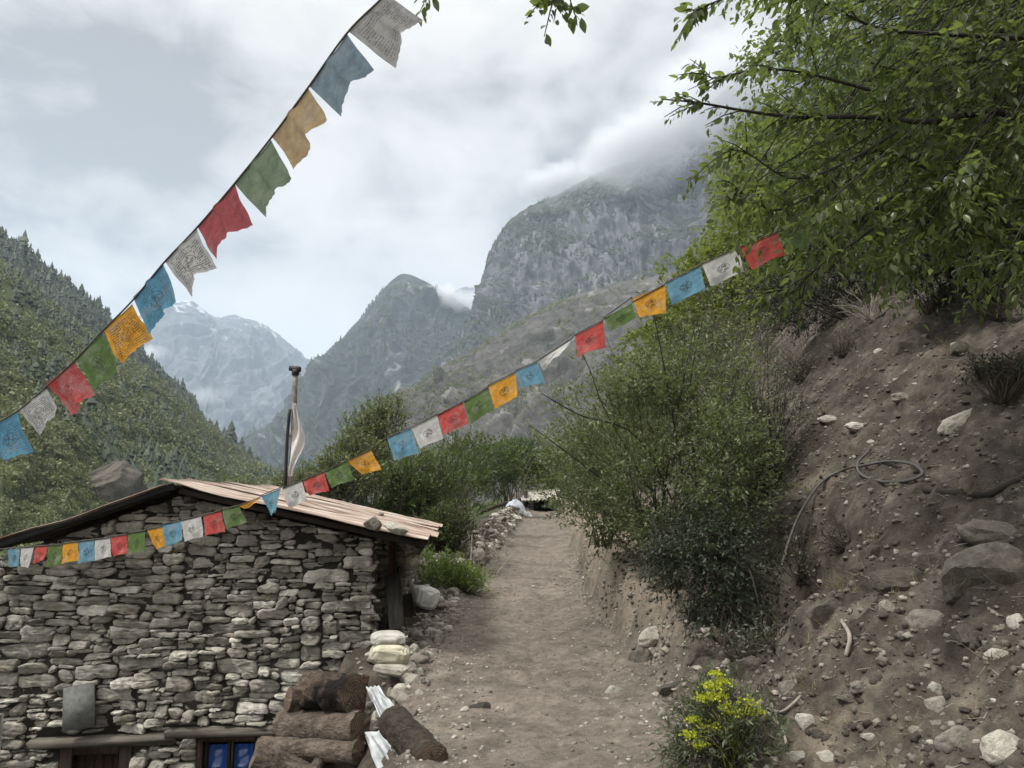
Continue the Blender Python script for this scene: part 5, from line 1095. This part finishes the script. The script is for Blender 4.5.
# dead branches on the rubble
for i, (a, m_, b, rad, lab) in enumerate((((470, 598, 15), (490, 580, 15.5), (512, 556, 16), .018, 'pale dead branch slanting over the rubble'), ((462, 588, 14.5), (470, 565, 15), (472, 535, 15.5), .014, 'bare upright branch standing in the rubble'), ((480, 590, 15), (474, 560, 15.5), (486, 530, 16), .012, 'thin bare branch leaning right out of the rubble'), ((500, 580, 17), (507, 560, 17), (503, 540, 17.5), .015, 'short pale branch stub near the path in rubble'))):
    mb = MB(); q = spline([P(*a), P(*m_), P(*b)], 14); tube(mb, q, np.linspace(rad, rad * .4, 14), 6)
    for k in (5, 8, 11): tube(mb, spline([q[k], q[k] + r.normal(0, .12, 3) + [0, 0, .1], q[k] + r.normal(0, .2, 3) + [0, 0, .3]], 6), np.linspace(rad * .5, rad * .15, 6), 4)
    tag(mb.build('dead_branch', M_paletwig, smooth=True), lab, 'branch', 'dead branches on the rubble')

# ------------------------------------------------------------------ hose, root
hp = [hit(u, v)[0] + [0, -.03, .05] for u, v in ((868, 456), (857, 468), (860, 480), (880, 487), (905, 487), (921, 480), (910, 470), (885, 467), (862, 471), (845, 474), (822, 486))]
e0 = hp[-1]; tail = [P(u, v, min(hit(u, v)[0][1] - .3, e0[1] - k)) for u, v, k in ((803, 508, .2), (790, 538, .5), (781, 570, .8), (777, 602, 1.0))]
mb = MB(); tube(mb, spline(hp + tail, 150), .0135, 8); tag(mb.build('hose', m_plain('grey_hose', (.07, .066, .06), .55, .4, .2), smooth=True), 'grey water hose coiled on the slope and hanging into the hollow', 'hose')
mb = MB(); q = spline([hit(u, v)[0] + [0, 0, .01] for u, v in ((925, 491), (950, 494), (985, 496), (1005, 487), (1030, 476))], 26); tube(mb, q, .03 + .006 * np.sin(np.arange(26) * 1.9), 8); tag(mb.build('root', M_darkstem, smooth=True), 'dark root lying across the bare slope right of the hose', 'root')
mb = MB(); tube(mb, spline([hit(842, 628)[0] + [0, 0, .05], hit(848, 640)[0] + [0, -.03, .03], hit(846, 656)[0]], 10), .014, 7); tag(mb.build('root', M_paletwig, smooth=True), 'short pale root sticking from soil below the dark rock', 'root')
mb = MB(); tube(mb, spline([hit(u, v)[0] + [0, -.02, .03] for u, v in ((765, 712), (780, 716), (792, 708), (800, 700))], 14), .009, 6); tag(mb.build('root', M_paletwig, smooth=True), 'pale bent root right of the yellow flowers', 'root')
mb = MB(); tube(mb, spline([hit(u, v)[0] + [0, -.02, .03] for u, v in ((762, 712), (772, 722), (782, 735), (786, 752))], 14), .009, 6); tag(mb.build('root', M_paletwig, smooth=True), 'pale root running downhill right of the yellow flowers', 'root')

# ------------------------------------------------------------------ rocks one can point at
for a in ((962, 422, 46, 24, 'long pale rock slanting on the bare slope near the right edge', RKP, -.6), (832, 419, 24, 10, 'flat pale rock on the slope above the coiled hose', RKP, 0), (860, 427, 30, 12, 'second flat pale rock right of another, above the hose', RKP, 0), (873, 442, 10, 6, 'small white stone just above the hose coil', RKP, 0),
          (906, 580, 62, 26, 'long dark boulder bedded in the soil slope', RKD, .1), (934, 563, 36, 22, 'dark blocky boulder behind the long one', RKD, .1), (931, 621, 36, 30, 'grey angular boulder on the slope right of centre', RK, 0), (826, 615, 40, 34, 'dark angular boulder at the hollow edge', RKD, 0),
          (992, 572, 92, 58, 'large grey outcrop block near the right edge', RK, 0), (1002, 534, 72, 34, 'layered grey outcrop block above another at the right', RK, .1), (960, 590, 40, 24, 'brownish block below the outcrop', RKD, 0), (1019, 623, 18, 26, 'pale tilted stone at the right frame edge', RKP, 0), (999, 655, 28, 12, 'pale oblong stone below the outcrop', RKP, 0),
          (937, 690, 18, 18, 'white crumbly stone, upper one of a pair on the soil', RKP, 0), (940, 706, 24, 26, 'white crumbly stone, lower one of a pair on the soil', RKP, 0), (958, 742, 40, 28, 'rounded grey boulder near the bottom right', RK, .2), (1008, 748, 46, 36, 'pale angular boulder in the bottom right corner', RKP, 0), (978, 640, 24, 18, 'brown stone in the soil left of pale oblong stone', RKD, 0),
          (862, 688, 24, 13, 'grey stone on the small mound of soil', RK, 0), (850, 699, 22, 12, 'grey stone at the mound below another', RK, 0), (830, 757, 28, 13, 'pale flat stone at the bottom edge of bank', RKP, 0), (872, 737, 18, 11, 'pale round stone near the bottom edge', RKP, 0), (806, 721, 18, 20, 'white pointed stone right of the flowering bush', RKP, .3), (797, 757, 24, 16, 'pale stone right below the flowering bush', RKP, 0), (790, 690, 26, 22, 'grey pitted stone above the bent roots', RK, 0),
          (655, 636, 34, 18, 'whitish stone lodged in the cut bank', RKP, -.2), (668, 650, 13, 9, 'small pale stone below the whitish one', RKP, 0), (653, 651, 12, 9, 'small pale stone left below the whitish one', RKP, 0), (640, 660, 26, 28, 'brown stone block in the face of the cut bank', RK, 0), (672, 690, 30, 15, 'dark flat stone on the path near the flowering bush', RKD, 0), (614, 692, 18, 12, 'pale stone lying alone on the path', RKP, 0), (664, 706, 14, 8, 'grey stone on the path below the dark flat one', RK, 0), (700, 655, 30, 20, 'dark stone under the drooping bush', RKD, 0),
          (745, 668, 34, 24, 'dark rock in the mouth of the hollow', RKD, 0), (481, 707, 22, 9, 'dark clod lying in the middle of the path', RKD, 0), (880, 552, 22, 14, 'dark stone left above the long boulder', RKD, 0), (890, 610, 18, 20, 'grey upright stone left of the angular boulder', RK, 0), (905, 398, 26, 12, 'grey stone row piece high on the bare slope', RK, 0), (960, 350, 26, 20, 'dark stone near the brush at slope top', RKD, 0), (905, 350, 34, 20, 'brown stone high on the slope under the boughs', RKD, 0)):
    rock(*a[:5], meshes=a[5], rot=a[6], group='rocks on the bare slope')
# a big dark boulder down on the opposite hillside
def hill_hit(V, u, v):
    q = V.reshape(-1, 3); d = q - np.array([0, 0, EYE]); c, s = math.cos(PITCH), math.sin(PITCH); dep = d[:, 1] * c + d[:, 2] * s; up = -d[:, 1] * s + d[:, 2] * c
    uu = 512 + F * d[:, 0] / dep; vv = 384 - F * up / dep; return q[np.argmin((uu - u) ** 2 + (vv - v) ** 2)]
bp = hill_hit(hf_V, 112, 510); bm_ = rock_mesh('boulder', 911, 4, .75, 14, M_rkdark); o = bpy.data.objects.new('boulder', bm_); C.objects.link(o); s = bp[1] / F; o.location = bp + [0, -8 * s, 12 * s]; o.scale = (48 * s, 36 * s, 42 * s); o.rotation_euler = (.2, .3, 1.0); tag(o, 'huge dark boulder on the left hillside beyond the house roof', 'boulder')
# stones in groups
def scatter_rocks(n, place, label, group, meshes, s0, s1, pw=2.0):
    k = 0
    while k < n:
        x, y = place(); s = s0 + (s1 - s0) * rr.random() ** pw
        o = bpy.data.objects.new('stone', meshes[int(rr.integers(len(meshes)))]); C.objects.link(o); o.location = (x, y, hz(x, y) - s * .08); o.scale = s * rr.uniform(.6, 1.2, 3) * [1, 1, .72]; o.rotation_euler = rr.uniform(-.5, .5, 3) + [0, 0, rr.uniform(0, 6)]
        tag(o, label, 'stone', group); k += 1
def pl_rub():
    y = 12.5 + 30 * rr.random() ** 1.6; return x_left(y) - .15 - abs(rr.normal(0, .42)) * 1.1, y
scatter_rocks(115, pl_rub, 'pale stone in the rubble row along the left path edge', 'rubble stones along the left path edge', RKP + RK[:4], .07, .24, 1.5)
def pl_sack(): return rr.uniform(-1.55, -.85), rr.uniform(6.9, 8.6)
scatter_rocks(34, pl_sack, 'broken pale stone in the heap before the sacks', 'broken stones before the sacks', RKP + RK[:2], .03, .12, 1.4)
def pl_porch(): return rr.uniform(-1.35, -.8), rr.uniform(9.5, 12.8)
scatter_rocks(20, pl_porch, 'grey stone lying between porch and path', 'stones between porch and path', RK + RKP[:3], .03, .11, 1.6)
def pl_bank():
    y = rr.uniform(3.4, 11); return x_right(y) + rr.uniform(.2, 4.6), y
scatter_rocks(120, pl_bank, 'stone half bedded in the bare dirt slope', 'stones scattered over the dirt slope', RK + RKP + RKD, .018, .085, 2.2)
# gravel and litter: beyond counting
def gravel(n, place, s0, s1, name, mat, seed):
    r = np.random.default_rng(seed); v0, f = ICO[1]; mb = MB(); x, y = place(r, n); z = height(x, y); s = s0 + (s1 - s0) * r.random(n) ** 3.0
    vs = v0[None] * (1 + r.uniform(-.42, .3, (n, len(v0), 1))) * (s[:, None] * r.uniform(.6, 1.2, (n, 3)) * [1, 1, .7])[:, None]; a = r.uniform(0, 6.28, n); c, sn = np.cos(a)[:, None], np.sin(a)[:, None]
    vs = np.stack([vs[..., 0] * c - vs[..., 1] * sn, vs[..., 0] * sn + vs[..., 1] * c, vs[..., 2]], -1) + np.stack([x, y, z - s * .08], -1)[:, None]
    mb.add(vs.reshape(-1, 3), (f[None] + (np.arange(n) * len(v0))[:, None, None]).reshape(-1, 3)); return tag(mb.build(name, mat), kind='stuff')
def pl_g1(r, n):
    y = 2.8 + 9 * r.random(n) ** 1.4; return x_right(y) + r.uniform(.05, 4.6, n) * (.4 + .6 * r.random(n)), y
def pl_g2(r, n):
    y = 2.8 + 17 * r.random(n) ** 1.4; t = np.where(r.random(n) < .55, np.where(r.random(n) < .65, np.abs(r.normal(0, .16, n)), 1 - np.abs(r.normal(0, .13, n))), r.random(n)); return x_left(y) - .15 + (x_right(y) - x_left(y) + .25) * t, y
def pl_g3(r, n):
    y = np.where(r.random(n) < .75, 12 + 30 * r.random(n) ** 1.5, 6.9 + 6 * r.random(n)); o = np.where(y > 12, .1 + np.abs(r.normal(0, .5, n)), -.1 + np.abs(r.normal(0, .3, n))); return x_left(y) - o, y
def pl_sc(r, n):
    y = 4.5 + 15 * r.random(n) ** 1.3; return x_right(y) + r.uniform(-.05, .5, n), y
M_gravp = m_rock('path_gravel', (.13, .115, .10), (.25, .228, .198), (.46, .43, .385), 9, isl=True)
M_grav = m_rock('gravel_stone', (.10, .086, .07), (.19, .17, .145), (.40, .375, .33), 9, isl=True)
gravel(9000, pl_g1, .005, .036, 'gravel', M_grav, 1); gravel(7500, pl_g2, .004, .025, 'gravel', M_gravp, 2); gravel(900, pl_sc, .008, .05, 'gravel', M_gravp, 5); gravel(4200, pl_g1, .006, .036, 'clods', m_rock('soil_clod', (.03, .026, .021), (.07, .06, .05), (.12, .105, .088), 12, isl=True), 4); gravel(1500, pl_g3, .03, .11, 'rubble', M_gravp, 3)
r = np.random.default_rng(8); mb = MB(); y = 3 + 8 * r.random(1100) ** 1.3; x = x_right(y) + r.uniform(.1, 4.6, 1100); z = height(x, y)
for i in range(1100):
    a = r.uniform(0, 6.28); l = r.uniform(.03, .16); d = np.array([math.cos(a), math.sin(a), r.uniform(-.3, .4)]) * l; q = np.array([x[i], y[i], z[i] + .008]); tube(mb, [q - d / 2, q + r.normal(0, .012, 3), q + d / 2], [.0028, .0022, .0012], 3, False)
tag(mb.build('litter', M_paletwig), kind='stuff')
# dry grass tufts and straw on the bank
r = np.random.default_rng(18); y = 3.2 + 11 * r.random(420) ** 1.2; x = x_right(y) + .25 + 5.0 * r.random(420); k_ = fbm(x * 1.1, y * 1.1, o=2, seed=91) + r.uniform(-.3, .3, 420) > .12; x, y = x[k_], y[k_]; z = height(x, y); nb = 22
c = np.stack([x, y, z], -1)[:, None] + r.normal(0, .03, (len(x), nb, 3)) * [1, 1, 0]; d = r.normal(0, .55, (len(x), nb, 3)) + [-.3, -.25, .7]; L_ = r.uniform(.05, .19, (len(x), nb)); mb = MB()
leaves(mb, c.reshape(-1, 3), d.reshape(-1, 3), r.normal(size=(len(x) * nb, 3)), L_.ravel(), .005)
tag(mb.build('dry_grass', m_leaf('straw', (.07, .065, .04), (.14, .125, .08), (.26, .23, .15), .7, .2)), kind='stuff')
def pl_path():
    y = 3.2 + 14 * rr.random() ** 1.3; return x_left(y) + (x_right(y) - x_left(y)) * rr.random() ** 1.3, y
scatter_rocks(22, pl_path, 'small flat stone trodden into the path', 'stones trodden into the path', RKP + RK, .018, .05, 1.5)
# ------------------------------------------------------------------ woods and scrub on the far slopes
def slope_points(V, n, r, t0=.0, t1=1.0, s0=0., s1=1.):
    a, b = V.shape[:2]; s = r.uniform(s0, s1, n) * (a - 1.001); t = (t0 + (t1 - t0) * r.random(n)) * (b - 1.001); i, j = s.astype(int), t.astype(int); fs, ft = (s - i)[:, None], (t - j)[:, None]
    return V[i, j] * (1 - fs) * (1 - ft) + V[i + 1, j] * fs * (1 - ft) + V[i, j + 1] * (1 - fs) * ft + V[i + 1, j + 1] * fs * ft
def visible(p, m=60):
    c, s = math.cos(PITCH), math.sin(PITCH); d = p - np.array([0, 0, EYE]); dep = d[:, 1] * c + d[:, 2] * s; u = 512 + F * d[:, 0] / dep; v = 384 - F * (-d[:, 1] * s + d[:, 2] * c) / dep; return (u > -m - 60) & (u < 1024 + m) & (v > -m) & (v < 620)
def clumps(name, p, size, k, mat, r, hgt=1.0):
    n = len(p); mb = MB(); g = nrm(r.normal(size=(n, k, 3))); g[..., 2] = np.abs(g[..., 2]) * 1.0 - .15; rad = r.uniform(.55, 1.05, (n, k, 1)); c = p[:, None] + g * rad * size[:, None, None] * np.array([1, 1, hgt]) + np.array([0, 0, .35]) * size[:, None, None] * hgt
    d = nrm(r.normal(size=(n, k, 3))) ; L = size[:, None] * r.uniform(.22, .5, (n, k)); leaves(mb, c.reshape(-1, 3), d.reshape(-1, 3), (g + r.normal(0, .3, g.shape)).reshape(-1, 3), L.ravel(), (L * .8).ravel())
    return tag(mb.build(name, mat), kind='stuff')
def conifers(name, p, h, mat, r, k=7, rings=5):
    n = len(p); mb = MB()
    for q in range(rings):
        z0 = .12 + .8 * q / rings; z1 = z0 + .34; rd = .29 * (1 - q / rings) + .03; a = r.uniform(0, 6.28, (n, k)) ; rad = rd * r.uniform(.6, 1.15, (n, k)); zz = z0 + r.uniform(-.04, .03, (n, k))
        an = np.sort(a, 1); ring = np.stack([np.cos(an) * rad, np.sin(an) * rad, zz], -1); tip = np.zeros((n, 1, 3)); tip[..., 2] = min(z1, 1.0); V = np.concatenate([ring, tip], 1) * h[:, None, None] + p[:, None]
        b = np.arange(n)[:, None, None] * (k + 1); kk = np.arange(k); f = np.stack([kk, (kk + 1) % k, np.full(k, k)], -1)[None]; mb.add(V.reshape(-1, 3), (b + f).reshape(-1, 3))
    return mb
r = np.random.default_rng(12)
M_farcon = m_leaf('conifer_needles', (.024, .034, .021), (.042, .056, .033), (.07, .086, .05), .7, .1)
M_scrub = m_leaf('hill_scrub_leaf', (.045, .060, .028), (.095, .112, .050), (.18, .19, .09), .6, .2)
p = slope_points(hb_V, 12000, r, 0, .75); p = p[visible(p)]; p = p[fbm(p[:, 0] / 60, p[:, 1] / 60, o=3, seed=2) + r.uniform(-.3, .5, len(p)) > -.05]; tag(conifers('forest', p, np.exp(r.normal(1.95, .35, len(p))), M_farcon, r, 8, 4).build('forest', M_farcon), kind='stuff')
p = slope_points(hf_V, 26000, r, 0, 1.0); p = p[visible(p)]; k_ = fbm(p[:, 0] / 38, p[:, 1] / 38, p[:, 2] / 38, o=4, seed=3) + r.uniform(-.3, .3, len(p)) > .06; p = p[k_]; dist = np.linalg.norm(p, axis=1); clumps('scrub', p, r.uniform(1.0, 3.6, len(p)) * np.clip(dist / 320, .35, 1.2), 48, M_scrub, r, 1.1)
p = slope_points(hf_V, 30000, r, .35, .98, .15, 1.0); p = p[visible(p)]; dist = np.linalg.norm(p, axis=1); p, dist = p[dist < 330], dist[dist < 330]; clumps('scrub', p, r.uniform(.5, 1.6, len(p)) * np.clip(dist / 200, .4, 1.2), 44, M_scrub, r, 1.0)
p = slope_points(hf_V, 1500, r, 0, .8); p = p[visible(p)]; p = p[fbm(p[:, 0] / 50, p[:, 1] / 50, o=3, seed=5) > .1]; tag(conifers('forest', p, r.uniform(4, 11, len(p)), M_farcon, r).build('forest', M_farcon), kind='stuff')
p = slope_points(spur_V, 12000, r, 0, 1.0); p = p[visible(p)]; p = p[fbm(p[:, 0] / 70, p[:, 1] / 70, p[:, 2] / 40, o=3, seed=6) + r.uniform(-.25, .25, len(p)) > .02]; clumps('scrub', p, r.uniform(1.2, 3.6, len(p)), 18, M_scrub, r, 1.0)
p = slope_points(cliff_V, 9000, r, 0.02, .8, .0, .75); p = p[visible(p)]; p = p[fbm(p[:, 0] / 150, p[:, 1] / 150, p[:, 2] / 60, o=4, seed=7) > .06]; tag(conifers('forest', p, r.uniform(7, 15, len(p)), M_farcon, r, 5, 3).build('forest', M_farcon), kind='stuff')
p = slope_points(mid_V, 7000, r, 0, .8); p = p[visible(p)]; p = p[fbm(p[:, 0] / 200, p[:, 1] / 200, p[:, 2] / 90, o=4, seed=9) > -.05]; tag(conifers('forest', p, r.uniform(9, 20, len(p)), M_farcon, r, 5, 3).build('forest', M_farcon), kind='stuff')
for i, (u, v, hpx) in enumerate(((231, 446, 28), (241, 457, 22), (218, 432, 16), (249, 461, 17), (205, 418, 12), (257, 466, 13), (224, 440, 16), (264, 472, 10), (197, 408, 10))):
    q = hill_hit(hf_V, u, v); hgt = hpx * q[1] / F; t = thing('conifer', tuple(q - [0, 0, 1]), '%s dark conifer on the left hillside skyline, %s tallest of the row' % ('tall' if hpx > 18 else 'small', ('', 'second ', 'fourth ', 'third ', 'sixth ', 'fifth ', 'seventh ', 'eighth ', 'ninth ')[i].strip() or 'the'), 'tree', 'conifers on the left skyline')
    conifers('crown', np.array([q - [0, 0, 1]]), np.array([hgt]), M_farcon, r, 14, 11).build('crown', M_farcon, t)
    mb = MB(); tube(mb, [q - [0, 0, 2], q + [0, 0, hgt * .5]], [hgt * .02, hgt * .01], 6); mb.build('trunk', M_darkstem, t)

# ------------------------------------------------------------------ haze and clouds
HZ0, HZ1 = -330.0, 1900.0
mb = MB(); box(mb, (0, 4200, (HZ0 + HZ1) / 2), (19000, 10400, HZ1 - HZ0))
hm = Mat('haze'); pv = hm.n('ShaderNodeVolumePrincipled'); pv.inputs['Color'].default_value = (0.70, 0.84, 1.0, 1); pv.inputs['Density'].default_value = HAZE_D; pv.inputs['Anisotropy'].default_value = 0.0
hm.l(pv.outputs[0], hm.out.inputs['Volume'])
haze = mb.build('haze', hm.m); tag(haze, kind='stuff')

# ------------------------------------------------------------------ low clouds on the mountains, as volumes inside the haze box
def low_cloud(u, v, Y, w, h, dens, label, seed, depth=.5, rot=0.0):
    c = P(u, v, Y); s = Y / F / 2; vv, f = ICO[3]; sc = np.array([w * s, (w + h) * .5 * s * depth, h * s]); V = (vv * sc) @ rotm('y', rot).T
    mb = MB(); mb.add(V, f); m = Mat('low_cloud_%d' % seed); tc = m.n('ShaderNodeTexCoord'); mp = m.n('ShaderNodeMapping'); m.l(tc.outputs['Object'], mp.inputs[0]); mp.inputs['Rotation'].default_value = (0, -rot, 0); mp.inputs['Scale'].default_value = (1, 1, 1)
    ms = m.n('ShaderNodeVectorMath', operation='MULTIPLY'); m.l(mp.outputs[0], ms.inputs[0]); ms.inputs[1].default_value = tuple(1 / sc)
    ln = m.n('ShaderNodeVectorMath', operation='LENGTH'); m.l(ms.outputs[0], ln.inputs[0])
    k = 1 / (min(w, h) * s); n = m.noise(m.coord('Object', (k, k, k)), .9 + .1 * (seed % 3), 5, .6, .4)
    fall = m.math('SUBTRACT', 1.0, ln.outputs['Value']); d = m.math('SUBTRACT', m.math('ADD', m.math('MULTIPLY', fall, .9), n), .72); d = m.math('MULTIPLY', m.math('MAXIMUM', d, 0.0), dens * 4)
    pv = m.n('ShaderNodeVolumePrincipled'); pv.inputs['Color'].default_value = (.90, .92, .95, 1); m.l(d, pv.inputs['Density']); m.l(pv.outputs[0], m.out.inputs['Volume'])
    o = mb.build('low_cloud', m.m, loc=None); o.location = c; m.m.cycles.volume_step_rate = 1.0
    return tag(o, kind='stuff')
low_cloud(445, 297, 2350, 84, 40, .03, '', 1, rot=.25); low_cloud(148, 352, 2450, 50, 24, .02, '', 2); low_cloud(205, 395, 4000, 70, 30, .004, '', 3); low_cloud(472, 298, 3900, 60, 28, .01, '', 4)
low_cloud(640, 140, 1500, 210, 100, .018, '', 5, rot=-.4); low_cloud(560, 178, 1600, 130, 56, .022, '', 6, rot=-.2); low_cloud(725, 70, 1400, 230, 150, .009, '', 7, rot=-.6)
low_cloud(680, 118, 1450, 330, 170, .005, '', 8, rot=-.5)
